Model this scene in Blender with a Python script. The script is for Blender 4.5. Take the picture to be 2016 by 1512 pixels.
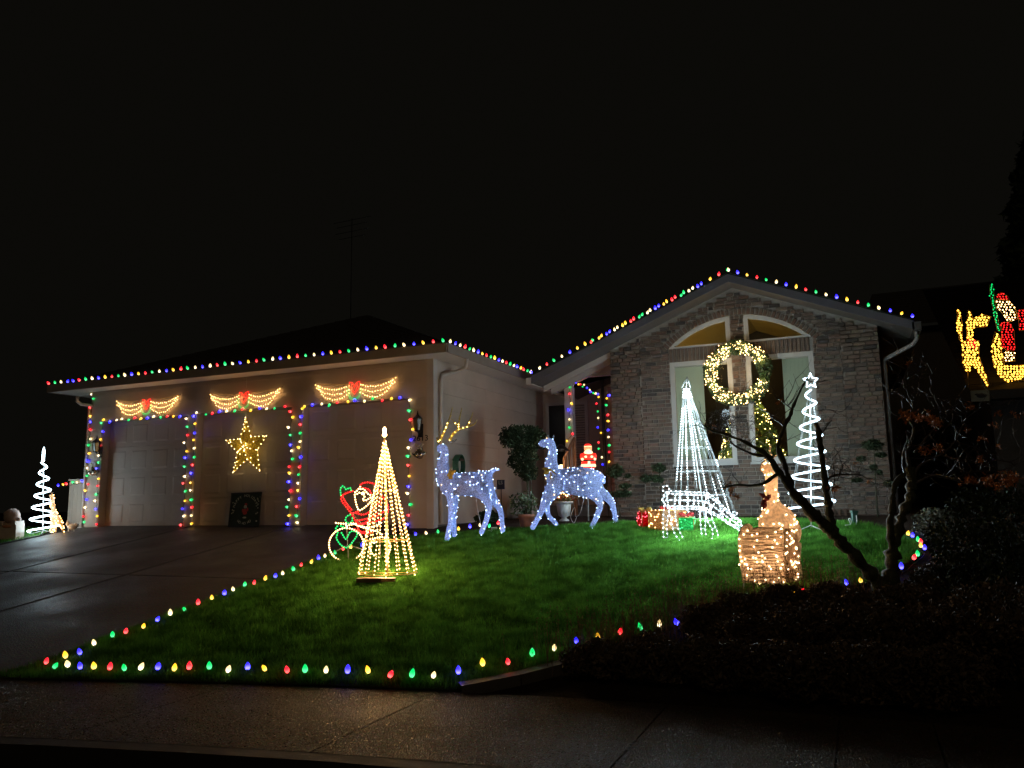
import bpy, bmesh, math, random
import numpy as np
from mathutils import Vector, Matrix, noise
random.seed(7); RNG = np.random.default_rng(7)
for o in list(bpy.data.objects): bpy.data.objects.remove(o)
SC = bpy.context.scene; COL = SC.collection

# ---------------------------------------------------------------- camera
F = 1550.0; PITCH = math.radians(8.5); ROLL = math.radians(-0.95); YAW = math.radians(23.4); CZ = 1.6
CAM = Vector((0, 0, CZ))
_f = Vector((-math.sin(YAW) * math.cos(PITCH), math.cos(YAW) * math.cos(PITCH), math.sin(PITCH)))
_r0 = Vector((math.cos(YAW), math.sin(YAW), 0)); _u0 = _r0.cross(_f)
_r = _r0 * math.cos(ROLL) + _u0 * math.sin(ROLL); _u = -_r0 * math.sin(ROLL) + _u0 * math.cos(ROLL)
cd = bpy.data.cameras.new('camera'); cam = bpy.data.objects.new('camera', cd); COL.objects.link(cam)
cd.sensor_width = 36; cd.lens = F / 2016 * 36; cd.clip_end = 600; cd.clip_start = .05
m = Matrix.Identity(4)
for i in range(3):
    m[i][0] = _r[i]; m[i][1] = _u[i]; m[i][2] = -_f[i]; m[i][3] = CAM[i]
cam.matrix_world = m; SC.camera = cam

# ---------------------------------------------------------------- night sky, faint street light, exposure
w = bpy.data.worlds.new('World'); SC.world = w; w.use_nodes = True
bg = w.node_tree.nodes['Background']; bg.inputs['Color'].default_value = (0.0013, 0.0012, 0.00092, 1); bg.inputs['Strength'].default_value = 1.0
sl = bpy.data.lights.new('sun', 'SUN'); sl.energy = 0.035; sl.angle = math.radians(12); sl.color = (1.0, .72, .42)
sun = bpy.data.objects.new('sun', sl); COL.objects.link(sun); sun.rotation_euler = (math.radians(52), 0, math.radians(14))
SC.view_settings.view_transform = 'Standard'; SC.view_settings.look = 'None'; SC.view_settings.gamma = 1
SC.view_settings.exposure = 1.32
SC.render.engine = 'CYCLES'
cy = SC.cycles
cy.max_bounces = 6; cy.diffuse_bounces = 3; cy.glossy_bounces = 3; cy.transparent_max_bounces = 12; cy.transmission_bounces = 4
cy.sample_clamp_indirect = 2.0; cy.sample_clamp_direct = 4.0; cy.use_light_tree = True; cy.use_denoising = True
cy.caustics_reflective = False; cy.caustics_refractive = False
try:
    cy.denoiser = 'OPENIMAGEDENOISE'; cy.denoising_input_passes = 'RGB_ALBEDO_NORMAL'
except Exception: pass

# ---------------------------------------------------------------- pixel helpers (photograph pixels to directions)
def ray(x, y): return _r * ((x - 1008) / F) + _u * ((756 - y) / F) + _f
def hy(x, y, Y): d = ray(x, y); return CAM + d * (Y / d.y)
def hx(x, y, X): d = ray(x, y); return CAM + d * (X / d.x)
def hz(x, y, Z): d = ray(x, y); return CAM + d * ((Z - CZ) / d.z)
def lerp(x, xs, ys): return float(np.interp(x, xs, ys))
def gz(X, Y):
    yf = lerp(X, [-6.5, -3.0, 1.0, 4], [5.2, 5.9, 6.15, 6.15])
    if Y <= yf: return .1
    if Y <= 12.25: return .1 + (Y - yf) * 1.1 / (12.25 - yf)
    return min(1.2 + (Y - 12.25) * .034, 1.3)
def hg(x, y, dz=0.0):
    d = ray(x, y); t = 3.0
    while t < 60:
        p = CAM + d * t
        if p.z < gz(p.x, p.y) + dz: return Vector((p.x, p.y, gz(p.x, p.y)))
        t += .01
    return CAM + d * 60
NH = Vector((-math.sin(YAW), math.cos(YAW), 0)); RH = Vector((math.cos(YAW), math.sin(YAW), 0))
class VF:
    """upright frame through a ground point, x to the right, y away, z up"""
    def __init__(s, base): s.p = Vector(base)
    def loc(s, px, py, dy=0.0):
        d = ray(px, py); t = (s.p + NH * dy - CAM).dot(NH) / d.dot(NH); q = CAM + d * t - s.p
        return Vector((q.dot(RH), dy, q.z))
    def k(s): return (s.p - CAM).dot(NH) / F

# ---------------------------------------------------------------- materials
MATS = {}
def mat(name, col, rough=.7, var=.15, scale=20., bump=0., bscale=None, metal=0., coords='Object', spec=.5, col2=None):
    if name in MATS: return MATS[name]
    M = bpy.data.materials.new(name); M.use_nodes = True; nt = M.node_tree; b = nt.nodes['Principled BSDF']
    b.inputs['Roughness'].default_value = rough; b.inputs['Metallic'].default_value = metal; b.inputs['Specular IOR Level'].default_value = spec
    tc = nt.nodes.new('ShaderNodeTexCoord'); out = tc.outputs[coords]
    if coords == 'World':
        pass
    if var or col2:
        n = nt.nodes.new('ShaderNodeTexNoise'); n.inputs['Scale'].default_value = scale; n.inputs['Detail'].default_value = 5
        nt.links.new(out, n.inputs['Vector'])
        r = nt.nodes.new('ShaderNodeValToRGB'); r.color_ramp.elements[0].position = .3; r.color_ramp.elements[1].position = .7
        c2 = col2 or tuple(min(1, c * (1 + var)) for c in col); c1 = col if col2 else tuple(c * (1 - var) for c in col)
        r.color_ramp.elements[0].color = (*c1, 1); r.color_ramp.elements[1].color = (*c2, 1)
        nt.links.new(n.outputs['Fac'], r.inputs['Fac']); nt.links.new(r.outputs['Color'], b.inputs['Base Color'])
    else: b.inputs['Base Color'].default_value = (*col, 1)
    if bump:
        n2 = nt.nodes.new('ShaderNodeTexNoise'); n2.inputs['Scale'].default_value = bscale or scale * 4; n2.inputs['Detail'].default_value = 4
        nt.links.new(out, n2.inputs['Vector'])
        bp = nt.nodes.new('ShaderNodeBump'); bp.inputs['Strength'].default_value = bump; bp.inputs['Distance'].default_value = .01
        nt.links.new(n2.outputs['Fac'], bp.inputs['Height']); nt.links.new(bp.outputs['Normal'], b.inputs['Normal'])
    MATS[name] = M; return M
def emit(name, col, s, base=None, rough=.3):
    if name in MATS: return MATS[name]
    M = bpy.data.materials.new(name); M.use_nodes = True; b = M.node_tree.nodes['Principled BSDF']
    b.inputs['Base Color'].default_value = (*(base or tuple(c * .5 for c in col)), 1); b.inputs['Roughness'].default_value = rough
    b.inputs['Emission Color'].default_value = (*col, 1); b.inputs['Emission Strength'].default_value = s
    MATS[name] = M; return M
def shell(name, col, trans=.6, bscale=90., dark=.35, alpha=0.0, nscale=60.):
    """crinkled see-light-through fabric / acrylic thread"""
    M = bpy.data.materials.new(name); M.use_nodes = True; nt = M.node_tree; nt.nodes.clear()
    o = nt.nodes.new('ShaderNodeOutputMaterial'); tc = nt.nodes.new('ShaderNodeTexCoord')
    n = nt.nodes.new('ShaderNodeTexNoise'); n.inputs['Scale'].default_value = nscale; n.inputs['Detail'].default_value = 3
    nt.links.new(tc.outputs['Object'], n.inputs['Vector'])
    r = nt.nodes.new('ShaderNodeValToRGB'); r.color_ramp.elements[0].position = .38; r.color_ramp.elements[1].position = .62
    r.color_ramp.elements[0].color = (*(c * dark for c in col), 1); r.color_ramp.elements[1].color = (*col, 1)
    nt.links.new(n.outputs['Fac'], r.inputs['Fac'])
    d = nt.nodes.new('ShaderNodeBsdfDiffuse'); t = nt.nodes.new('ShaderNodeBsdfTranslucent'); mx = nt.nodes.new('ShaderNodeMixShader')
    mx.inputs[0].default_value = trans
    for s in (d, t): nt.links.new(r.outputs['Color'], s.inputs['Color'])
    bp = nt.nodes.new('ShaderNodeBump'); bp.inputs['Strength'].default_value = .8; bp.inputs['Distance'].default_value = .01
    nt.links.new(n.outputs['Fac'], bp.inputs['Height']); nt.links.new(bp.outputs['Normal'], d.inputs['Normal'])
    nt.links.new(d.outputs[0], mx.inputs[1]); nt.links.new(t.outputs[0], mx.inputs[2]); last = mx
    if alpha:
        tr = nt.nodes.new('ShaderNodeBsdfTransparent'); m2 = nt.nodes.new('ShaderNodeMixShader'); m2.inputs[0].default_value = 1 - alpha
        nt.links.new(tr.outputs[0], m2.inputs[1]); nt.links.new(mx.outputs[0], m2.inputs[2]); last = m2
    nt.links.new(last.outputs[0], o.inputs['Surface']); MATS[name] = M; return M
def glass(name, tint=(.9, .95, .92), refl=.06):
    M = bpy.data.materials.new(name); M.use_nodes = True; nt = M.node_tree; nt.nodes.clear()
    o = nt.nodes.new('ShaderNodeOutputMaterial'); a = nt.nodes.new('ShaderNodeBsdfTransparent'); g = nt.nodes.new('ShaderNodeBsdfGlossy'); mx = nt.nodes.new('ShaderNodeMixShader')
    a.inputs['Color'].default_value = (*tint, 1); g.inputs['Roughness'].default_value = .02; mx.inputs[0].default_value = refl
    nt.links.new(a.outputs[0], mx.inputs[1]); nt.links.new(g.outputs[0], mx.inputs[2]); nt.links.new(mx.outputs[0], o.inputs['Surface']); MATS[name] = M; return M

SIDING = mat('siding paint', (.45, .375, .31), .6, .06, 3, .15, 60)
TRIM = mat('trim paint', (.46, .42, .38), .55, .05, 4, .05, 60)
DOORP = mat('garage door paint', (.46, .40, .35), .5, .07, 2.5, .12, 90)
WINF = mat('white window frame', (.48, .48, .46), .45, .04, 5)
SHING = mat('dark roof shingles', (.028, .027, .026), .85, .5, 25, .5, 60)
CONC = mat('exposed aggregate concrete', (.055, .05, .045), .55, .3, 3)
WIREG = mat('green cord', (.01, .035, .015), .5, 0)
WIREW = mat('white cord', (.6, .6, .58), .4, 0)
METW = mat('white painted steel', (.38, .40, .40), .35, .05)
METD = mat('dark iron', (.02, .02, .02), .45, .1, metal=.6)
GOLDM = mat('gold painted wire', (.5, .36, .12), .35, .1, metal=.7)
BLACK = mat('black plastic', (.012, .012, .012), .4, 0)
PLASTW = mat('white plastic', (.7, .68, .64), .35, .05)
TERRA = mat('terracotta', (.36, .15, .08), .75, .2, 12, .3, 80)
SOIL = mat('wet mulch soil', (.02, .013, .009), .9, .5, 30, 1.0, 45, spec=.15)
BARK = mat('mossy wet bark', (.02, .015, .011), .7, 0, 14, 1.0, 50, col2=(.045, .06, .02))
TWIG = mat('wet twig bark', (.035, .022, .016), .35, .3, 40, .4, 120)
WOODC = mat('cedar wood', (.33, .17, .09), .55, .2, 12, .2, 50)
LEAFD = mat('dark evergreen leaf', (.022, .038, .015), .75, .5, 9, spec=.2)
LEAFM = mat('mid green leaf', (.05, .09, .03), .5, .4, 9)
LEAFH = mat('heather leaf', (.075, .052, .028), .6, .6, 11, spec=.35)
LEAFO = mat('dry maple leaf', (.36, .13, .03), .6, .5, 25)
FIR = mat('artificial fir needle', (.025, .06, .02), .55, .4, 30)
PANE = glass('window glass', refl=.04)

# bulb colours
def c9mat(name, col, hot, s):
    M = emit(name, col, s); nt = M.node_tree; b = nt.nodes['Principled BSDF']; tc = nt.nodes.new('ShaderNodeTexCoord'); sp = nt.nodes.new('ShaderNodeSeparateXYZ'); nt.links.new(tc.outputs['Object'], sp.inputs[0])
    r = nt.nodes.new('ShaderNodeMapRange'); r.inputs[1].default_value = .048; r.inputs[2].default_value = .010; nt.links.new(sp.outputs['Z'], r.inputs[0])
    p = nt.nodes.new('ShaderNodeMath'); p.operation = 'POWER'; p.inputs[1].default_value = 2.2; nt.links.new(r.outputs[0], p.inputs[0])
    mx = nt.nodes.new('ShaderNodeMix'); mx.data_type = 'RGBA'; mx.inputs[6].default_value = (*(c * .75 for c in col), 1); mx.inputs[7].default_value = (*hot, 1); nt.links.new(p.outputs[0], mx.inputs[0]); nt.links.new(mx.outputs[2], b.inputs['Emission Color']); return M
E = {'R': c9mat('red bulb', (1.0, .010, .022), (1.5, .10, .09), 1.4), 'G': c9mat('green bulb', (.0, .66, .12), (.10, 1.0, .30), .85), 'B': c9mat('blue bulb', (.014, .009, 1.0), (.09, .08, 1.5), 2.8),
     'Y': c9mat('amber bulb', (1.0, .46, .018), (1.4, .8, .14), 1.2), 'W': c9mat('warm white bulb', (1.0, .70, .28), (1.5, 1.2, .75), 1.15)}
WARM = emit('warm mini bulb', (1.0, .52, .17), 9.0)
WARMC = emit('bright warm cone bulb', (1.0, .56, .19), 28.0)
COOL = emit('cool white led', (.70, .90, 1.0), 125.0)
ICE = emit('ice blue led', (.45, .62, 1.0), 42.0)
ICEIN = emit('ice blue inner led', (.36, .52, 1.0), 7.5)
GOLDB = emit('gold mini bulb', (1.0, .66, .16), 7.0)
ROPEW = emit('white rope light', (.66, .90, 1.0), 5.0)
ROPER = emit('red rope bulb', (1.0, .010, .012), 1.7)
ROPEG = emit('green rope bulb', (.004, .75, .16), .8)
ROPEY = emit('yellow neighbour bulb', (1.0, .46, .045), 2.4)
ROPEC = emit('warm rope bulb', (1.0, .56, .20), 5.0)

for k_ in (WARMC, COOL, ICE, ROPEW, ROPEY, GOLDB): k_.cycles.emission_sampling = 'NONE'   # tiny bulbs: their light comes from the lamps of each display
def lamp(parent, loc, watts, col, r=.06):
    l = bpy.data.lights.new('display_light', 'POINT'); l.energy = watts; l.color = col; l.shadow_soft_size = r
    o = bpy.data.objects.new('display_light', l); COL.objects.link(o); o.parent = parent; o.location = loc; return o
# ---------------------------------------------------------------- mesh helpers
ROOTS = {}
class MB:
    def __init__(s): s.v = []; s.f = []; s.m = []; s.sm = []
    def add(s, vs, fs, mi=0, smooth=False):
        o = len(s.v); s.v += [Vector(v) for v in vs]
        for f in fs: s.f.append([i + o for i in f]); s.m.append(mi); s.sm.append(smooth)
    def box(s, a, b, mi=0):
        x0, y0, z0 = a; x1, y1, z1 = b
        s.add([(x0, y0, z0), (x1, y0, z0), (x1, y1, z0), (x0, y1, z0), (x0, y0, z1), (x1, y0, z1), (x1, y1, z1), (x0, y1, z1)],
              [(3, 2, 1, 0), (4, 5, 6, 7), (0, 1, 5, 4), (1, 2, 6, 5), (2, 3, 7, 6), (3, 0, 4, 7)], mi)
    def obox(s, c, ax, ay, az, mi=0):
        c = Vector(c); ax = Vector(ax); ay = Vector(ay); az = Vector(az)
        s.add([c + ax * i + ay * j + az * k for k in (-1, 1) for (i, j) in ((-1, -1), (1, -1), (1, 1), (-1, 1))],
              [(3, 2, 1, 0), (4, 5, 6, 7), (0, 1, 5, 4), (1, 2, 6, 5), (2, 3, 7, 6), (3, 0, 4, 7)], mi)
    def prism(s, poly, off, mi=0):
        n = len(poly); off = Vector(off); p = [Vector(q) for q in poly]
        s.add(p + [q + off for q in p], [list(range(n))[::-1], list(range(n, 2 * n))] + [[i, (i + 1) % n, n + (i + 1) % n, n + i] for i in range(n)], mi)
    def tube(s, pts, r, n=6, mi=0, closed=False, cap=True, smooth=True):
        pts = [Vector(p) for p in pts]; N = len(pts)
        if N < 2: return
        rs = r if isinstance(r, (list, tuple)) else [r] * N
        ring = []; up = None
        for i in range(N):
            a = pts[(i - 1) % N] if (closed or i > 0) else pts[i]; b = pts[(i + 1) % N] if (closed or i < N - 1) else pts[i]
            t = (b - a); t = t.normalized() if t.length > 1e-9 else Vector((0, 0, 1))
            if up is None: up = Vector((0, 0, 1)) if abs(t.z) < .9 else Vector((1, 0, 0))
            u = (up - t * up.dot(t)); u = u.normalized() if u.length > 1e-6 else t.orthogonal().normalized()
            up = u; vv = t.cross(u)
            ring.append([pts[i] + (u * math.cos(2 * math.pi * j / n) + vv * math.sin(2 * math.pi * j / n)) * rs[i] for j in range(n)])
        vs = [q for rg in ring for q in rg]; fs = []
        for i in range(N if closed else N - 1):
            k = (i + 1) % N
            for j in range(n): fs.append((i * n + j, i * n + (j + 1) % n, k * n + (j + 1) % n, k * n + j))
        if cap and not closed: fs.append(list(range(n))[::-1]); fs.append([(N - 1) * n + j for j in range(n)])
        s.add(vs, fs, mi, smooth)
    def lathe(s, prof, c=(0, 0, 0), n=16, mi=0, smooth=True, flute=0):
        c = Vector(c); vs = []; fs = []
        for (r, z) in prof:
            for j in range(n):
                a = 2 * math.pi * j / n; rr = r * (1 - flute * (j % 2)); vs.append(c + Vector((rr * math.cos(a), rr * math.sin(a), z)))
        for i in range(len(prof) - 1):
            for j in range(n): fs.append((i * n + j, i * n + (j + 1) % n, (i + 1) * n + (j + 1) % n, (i + 1) * n + j))
        fs.append(list(range(n))[::-1]); fs.append([(len(prof) - 1) * n + j for j in range(n)])
        s.add(vs, fs, mi, smooth)
    def ell(s, c, rx, ry, rz, n=10, mi=0, rot=None):
        c = Vector(c); vs = []; fs = []; R = rot or Matrix.Identity(3); h = max(4, n // 2)
        for i in range(h + 1):
            th = math.pi * i / h
            for j in range(n):
                a = 2 * math.pi * j / n; vs.append(c + R @ Vector((rx * math.sin(th) * math.cos(a), ry * math.sin(th) * math.sin(a), -rz * math.cos(th))))
        for i in range(h):
            for j in range(n): fs.append((i * n + j, i * n + (j + 1) % n, (i + 1) * n + (j + 1) % n, (i + 1) * n + j))
        s.add(vs, fs, mi, True)
    def build(s, name, mats, parent=None, world=False, **props):
        me = bpy.data.meshes.new(name)
        vs = s.v
        if world and parent is not None:
            mi = base_matrix(parent).inverted(); vs = [mi @ v for v in vs]
        me.from_pydata([tuple(v) for v in vs], [], s.f)
        for mm in (mats if isinstance(mats, (list, tuple)) else [mats]): me.materials.append(mm)
        me.polygons.foreach_set('material_index', s.m); me.polygons.foreach_set('use_smooth', s.sm); me.update()
        return link(name, me, parent, **props)
def base_matrix(o):
    M = Matrix.Identity(4)
    while o is not None:
        M = Matrix.Translation(o.location) @ o.rotation_euler.to_matrix().to_4x4() @ M; o = o.parent
    return M
def link(name, me, parent=None, loc=None, rot=None, scale=None, **props):
    o = bpy.data.objects.new(name, me); COL.objects.link(o)
    if parent is not None: o.parent = parent
    if loc is not None: o.location = loc
    if rot is not None: o.rotation_euler = rot
    if scale is not None: o.scale = scale
    for k, v in props.items(): o[k] = v
    return o
def thing(name, label, cat, loc=(0, 0, 0), rz=0.0, group=None):
    o = bpy.data.objects.new(name, None); COL.objects.link(o); o.location = loc; o.rotation_euler = (0, 0, rz); o.empty_display_size = .1
    o['label'] = label; o['category'] = cat
    if group: o['group'] = group
    return o
def raw(name, V, Fc, mats, parent=None, mi=None, smooth=False, **props):
    """numpy vertices + faces of one size, fast"""
    me = bpy.data.meshes.new(name); V = np.asarray(V, np.float32); Fc = np.asarray(Fc, np.int32); n = Fc.shape[1]
    me.vertices.add(len(V)); me.vertices.foreach_set('co', V.ravel())
    me.loops.add(Fc.size); me.loops.foreach_set('vertex_index', Fc.ravel())
    me.polygons.add(len(Fc)); me.polygons.foreach_set('loop_start', np.arange(0, Fc.size, n, dtype=np.int32)); me.polygons.foreach_set('loop_total', np.full(len(Fc), n, np.int32))
    for mm in (mats if isinstance(mats, (list, tuple)) else [mats]): me.materials.append(mm)
    if mi is not None: me.polygons.foreach_set('material_index', np.asarray(mi, np.int32))
    if smooth: me.polygons.foreach_set('use_smooth', np.ones(len(Fc), bool))
    me.update(); me.validate(); return link(name, me, parent, **props)
OCT = np.array([(1, 0, 0), (0, 1, 0), (-1, 0, 0), (0, -1, 0), (0, 0, 1), (0, 0, -1)], float)
OCTF = np.array([(0, 1, 4), (1, 2, 4), (2, 3, 4), (3, 0, 4), (1, 0, 5), (2, 1, 5), (3, 2, 5), (0, 3, 5)])
def minis(name, groups, parent, r=.010):
    """many tiny bulbs as one part; groups = [(points, material)]"""
    V = []; Fc = []; mi = []; mats = []; o = 0
    for g, (pts, mm) in enumerate(groups):
        mats.append(mm)
        for p in pts:
            V.append(OCT * r + np.array(p)[None]); Fc.append(OCTF + o); o += 6; mi += [g] * 8
    if not V: return None
    return raw(name, np.concatenate(V), np.concatenate(Fc), mats, parent, mi, smooth=True, kind='stuff')
def leaves(n, fn, size, flat=.0, rng=RNG):
    """n leaf quads; fn(n) gives centres"""
    c = fn(n); n = len(c); a = rng.normal(size=(n, 3)); a /= np.linalg.norm(a, axis=1)[:, None]
    b = rng.normal(size=(n, 3)); b -= a * (a * b).sum(1)[:, None]; b /= np.linalg.norm(b, axis=1)[:, None]
    s = size * rng.uniform(.6, 1.3, (n, 1))
    V = np.stack([c - a * s, c + b * s * .45, c + a * s, c - b * s * .45], 1).reshape(-1, 3)
    return V, np.arange(n * 4).reshape(-1, 4)
def ellcloud(c, r, rng=RNG, shellp=.6, lump=.25):
    c = np.array(c); r = np.array(r) if hasattr(r, '__len__') else np.array([r] * 3)
    ph = rng.uniform(0, 6.28, 6)
    def fn(n):
        d = rng.normal(size=(n, 3)); d /= np.linalg.norm(d, axis=1)[:, None]
        rad = np.where(rng.random(n) < shellp, rng.uniform(.8, 1.02, n), rng.random(n) ** .5)
        rad *= 1 + lump * np.sin(4 * d[:, 0] + ph[0]) * np.sin(4 * d[:, 1] + ph[1]) + lump * .7 * np.sin(7 * d[:, 2] + ph[2]) * np.sin(6 * d[:, 0] + ph[3])
        return c + d * rad[:, None] * r
    return fn
def spline(pts, n=6):
    pts = [Vector(p) for p in pts]; out = []
    P = [pts[0]] + pts + [pts[-1]]
    for i in range(1, len(P) - 2):
        a, b, c, d = P[i - 1], P[i], P[i + 1], P[i + 2]
        for j in range(n):
            t = j / n
            out.append(.5 * ((2 * b) + (c - a) * t + (2 * a - 5 * b + 4 * c - d) * t * t + (3 * b - a - 3 * c + d) * t ** 3))
    out.append(pts[-1]); return out
def along(pts, step, closed=False):
    pts = [Vector(p) for p in pts]
    if closed: pts = pts + [pts[0]]
    out = []; acc = 0.0
    for a, b in zip(pts, pts[1:]):
        L = (b - a).length
        while acc < L: out.append(a.lerp(b, acc / L) if L else a); acc += step
        acc -= L
    return out
def text_into(mb, s, size, M, mi=0, depth=.004, align='CENTER'):
    cu = bpy.data.curves.new('t', 'FONT'); cu.body = s; cu.size = size; cu.extrude = depth; cu.align_x = align; cu.resolution_u = 3
    o = bpy.data.objects.new('t', cu); COL.objects.link(o); dg = bpy.context.evaluated_depsgraph_get(); me = bpy.data.meshes.new_from_object(o.evaluated_get(dg))
    mb.add([M @ v.co for v in me.vertices], [list(p.vertices) for p in me.polygons], mi)
    bpy.data.objects.remove(o); bpy.data.curves.remove(cu); bpy.data.meshes.remove(me)
def skin(name, nodes, edges, sub=2):
    me = bpy.data.meshes.new(name); me.from_pydata([tuple(n[0]) for n in nodes], edges, []); o = bpy.data.objects.new(name, me); COL.objects.link(o)
    o.modifiers.new('skin', 'SKIN'); ss = o.modifiers.new('sub', 'SUBSURF'); ss.levels = sub; ss.render_levels = sub
    for i, sv in enumerate(me.skin_vertices[0].data):
        r = nodes[i][1]; sv.radius = (r, r) if not hasattr(r, '__len__') else r; sv.use_root = (i == 0)
    dg = bpy.context.evaluated_depsgraph_get(); out = bpy.data.meshes.new_from_object(o.evaluated_get(dg)); bpy.data.objects.remove(o)
    out.polygons.foreach_set('use_smooth', np.ones(len(out.polygons), bool)); return out
def remeshed(mb, vox, smooth=6):
    me = bpy.data.meshes.new('r'); me.from_pydata([tuple(v) for v in mb.v], [], mb.f); o = bpy.data.objects.new('r', me); COL.objects.link(o)
    r = o.modifiers.new('r', 'REMESH'); r.mode = 'VOXEL'; r.voxel_size = vox; s = o.modifiers.new('s', 'SMOOTH'); s.iterations = smooth; s.factor = .5
    dg = bpy.context.evaluated_depsgraph_get(); out = bpy.data.meshes.new_from_object(o.evaluated_get(dg)); bpy.data.objects.remove(o)
    out.polygons.foreach_set('use_smooth', np.ones(len(out.polygons), bool)); out.materials.clear(); return out
def surf_points(me, n, rng=RNG, off=.0):
    me.calc_loop_triangles(); T = np.array([t.vertices[:] for t in me.loop_triangles]); V = np.array([v.co[:] for v in me.vertices])
    a, b, c = V[T[:, 0]], V[T[:, 1]], V[T[:, 2]]; cr = np.cross(b - a, c - a); A = np.linalg.norm(cr, axis=1); i = rng.choice(len(T), n, p=A / A.sum())
    u = rng.random((n, 1)); v = rng.random((n, 1)); s = (u + v) > 1; u = np.where(s, 1 - u, u); v = np.where(s, 1 - v, v)
    nn = cr[i] / A[i][:, None]; return a[i] + (b - a)[i] * u + (c - a)[i] * v + nn * off
# ================================================================= SETTING
IX = [-60, -30, -7.19, -6.68, -5.28, -4.19, -3.06, -2.24, -1.46, -.41, .23, .86, 60]
IY = [-12, -.5, 4.92, 5.04, 5.42, 5.66, 5.87, 5.99, 6.05, 6.13, 6.16, 6.17, 6.17]
def Yi(X): return lerp(X, IX, IY)
def Yo(X): return Yi(X) - 1.66
def wetcon(name, c1, c2, r0, r1, agg=130., bump=.5, dist=.006, spec=.5):
    M = bpy.data.materials.new(name); M.use_nodes = True; nt = M.node_tree; b = nt.nodes['Principled BSDF']; L = nt.links.new; b.inputs['Specular IOR Level'].default_value = spec
    tc = nt.nodes.new('ShaderNodeTexCoord')
    n = nt.nodes.new('ShaderNodeTexNoise'); n.inputs['Scale'].default_value = 1.1; n.inputs['Detail'].default_value = 7; L(tc.outputs['Object'], n.inputs['Vector'])
    v = nt.nodes.new('ShaderNodeTexVoronoi'); v.inputs['Scale'].default_value = agg; L(tc.outputs['Object'], v.inputs['Vector'])
    r = nt.nodes.new('ShaderNodeValToRGB'); r.color_ramp.elements[0].position = .35; r.color_ramp.elements[1].position = .68
    r.color_ramp.elements[0].color = (*c1, 1); r.color_ramp.elements[1].color = (*c2, 1); L(n.outputs['Fac'], r.inputs['Fac'])
    mx = nt.nodes.new('ShaderNodeMix'); mx.data_type = 'RGBA'; mx.blend_type = 'MULTIPLY'; mx.inputs[0].default_value = .7
    L(r.outputs['Color'], mx.inputs[6]); L(v.outputs['Color'], mx.inputs[7]); L(mx.outputs[2], b.inputs['Base Color'])
    mr = nt.nodes.new('ShaderNodeMapRange'); mr.inputs[1].default_value = .35; mr.inputs[2].default_value = .7; mr.inputs[3].default_value = r0; mr.inputs[4].default_value = r1
    L(n.outputs['Fac'], mr.inputs[0]); L(mr.outputs[0], b.inputs['Roughness'])
    bp = nt.nodes.new('ShaderNodeBump'); bp.inputs['Strength'].default_value = bump; bp.inputs['Distance'].default_value = dist
    L(v.outputs['Distance'], bp.inputs['Height']); L(bp.outputs['Normal'], b.inputs['Normal'])
    MATS[name] = M; return M
DRIVE = wetcon('wet driveway concrete', (.05, .044, .038), (.092, .08, .07), .4, .68, 60, .8, .010, .34)
WALK = wetcon('wet aggregate sidewalk', (.05, .037, .022), (.095, .07, .044), .5, .75, 75, 1.0, .010, .2)
ROADM = wetcon('wet asphalt', (.02, .02, .02), (.04, .04, .04), .4, .6, 110)
JOINT = mat('dark joint filler', (.02, .018, .016), .8, .3, 20)
KERB = mat('kerb concrete', (.09, .083, .075), .5, .2, 6, .2, 60)

def build_ground():
    xs = np.concatenate([np.linspace(-90, -22, 10), np.arange(-20, 7, .3), np.linspace(8, 90, 10)])
    ys = np.concatenate([np.linspace(-60, -1, 6), np.arange(0, 21, .3), np.linspace(24, 200, 8)])
    V = []; nx = len(xs)
    for y in ys:
        for x in xs:
            z = gz(x, y) - .03 + .018 * noise.noise(Vector((x * 2.2, y * 2.2, 0)))
            if y < Yo(x) + .5: z = -.2
            V.append((x, y, z))
    Fc = [(j * nx + i, j * nx + i + 1, (j + 1) * nx + i + 1, (j + 1) * nx + i) for j in range(len(ys) - 1) for i in range(nx - 1)]
    raw('ground', V, Fc, SOIL, smooth=True, kind='structure')
build_ground()
rm = MB()
xs = [-90, -40] + [x * 1.0 for x in range(-20, 8)] + [40, 90]
for a, b in zip(xs, xs[1:]): rm.add([(a, -60, -.03), (b, -60, -.03), (b, Yo(b) - .15, -.03), (a, Yo(a) - .15, -.03)], [(0, 1, 2, 3)])
rm.build('road', ROADM, kind='structure')
km = MB()
for a, b in zip(xs, xs[1:]):
    km.add([(a, Yo(a) - .16, -.05), (b, Yo(b) - .16, -.05), (b, Yo(b) - .14, .098), (a, Yo(a) - .14, .098), (b, Yo(b) - .005, .098), (a, Yo(a) - .005, .098)], [(0, 1, 2, 3), (3, 2, 4, 5)])
km.build('kerb', mat('wet dark kerb', (.012, .011, .01), .75, .2, 6, .2, 60), kind='structure')
sb = MB()
for a, b in zip(xs, xs[1:]): sb.add([(a, Yo(a) - .01, .075), (b, Yo(b) - .01, .075), (b, Yi(b), .075), (a, Yi(a), .075)], [(0, 1, 2, 3)])
walk = sb.build('sidewalk', JOINT, kind='structure')
jx = [-30, -20, -15.8, -12.2, -10.4, -8.6, -6.8, -5.0, -3.2, -1.4, -.23, .34, 2.1, 3.9, 5.7, 12, 30]
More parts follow.
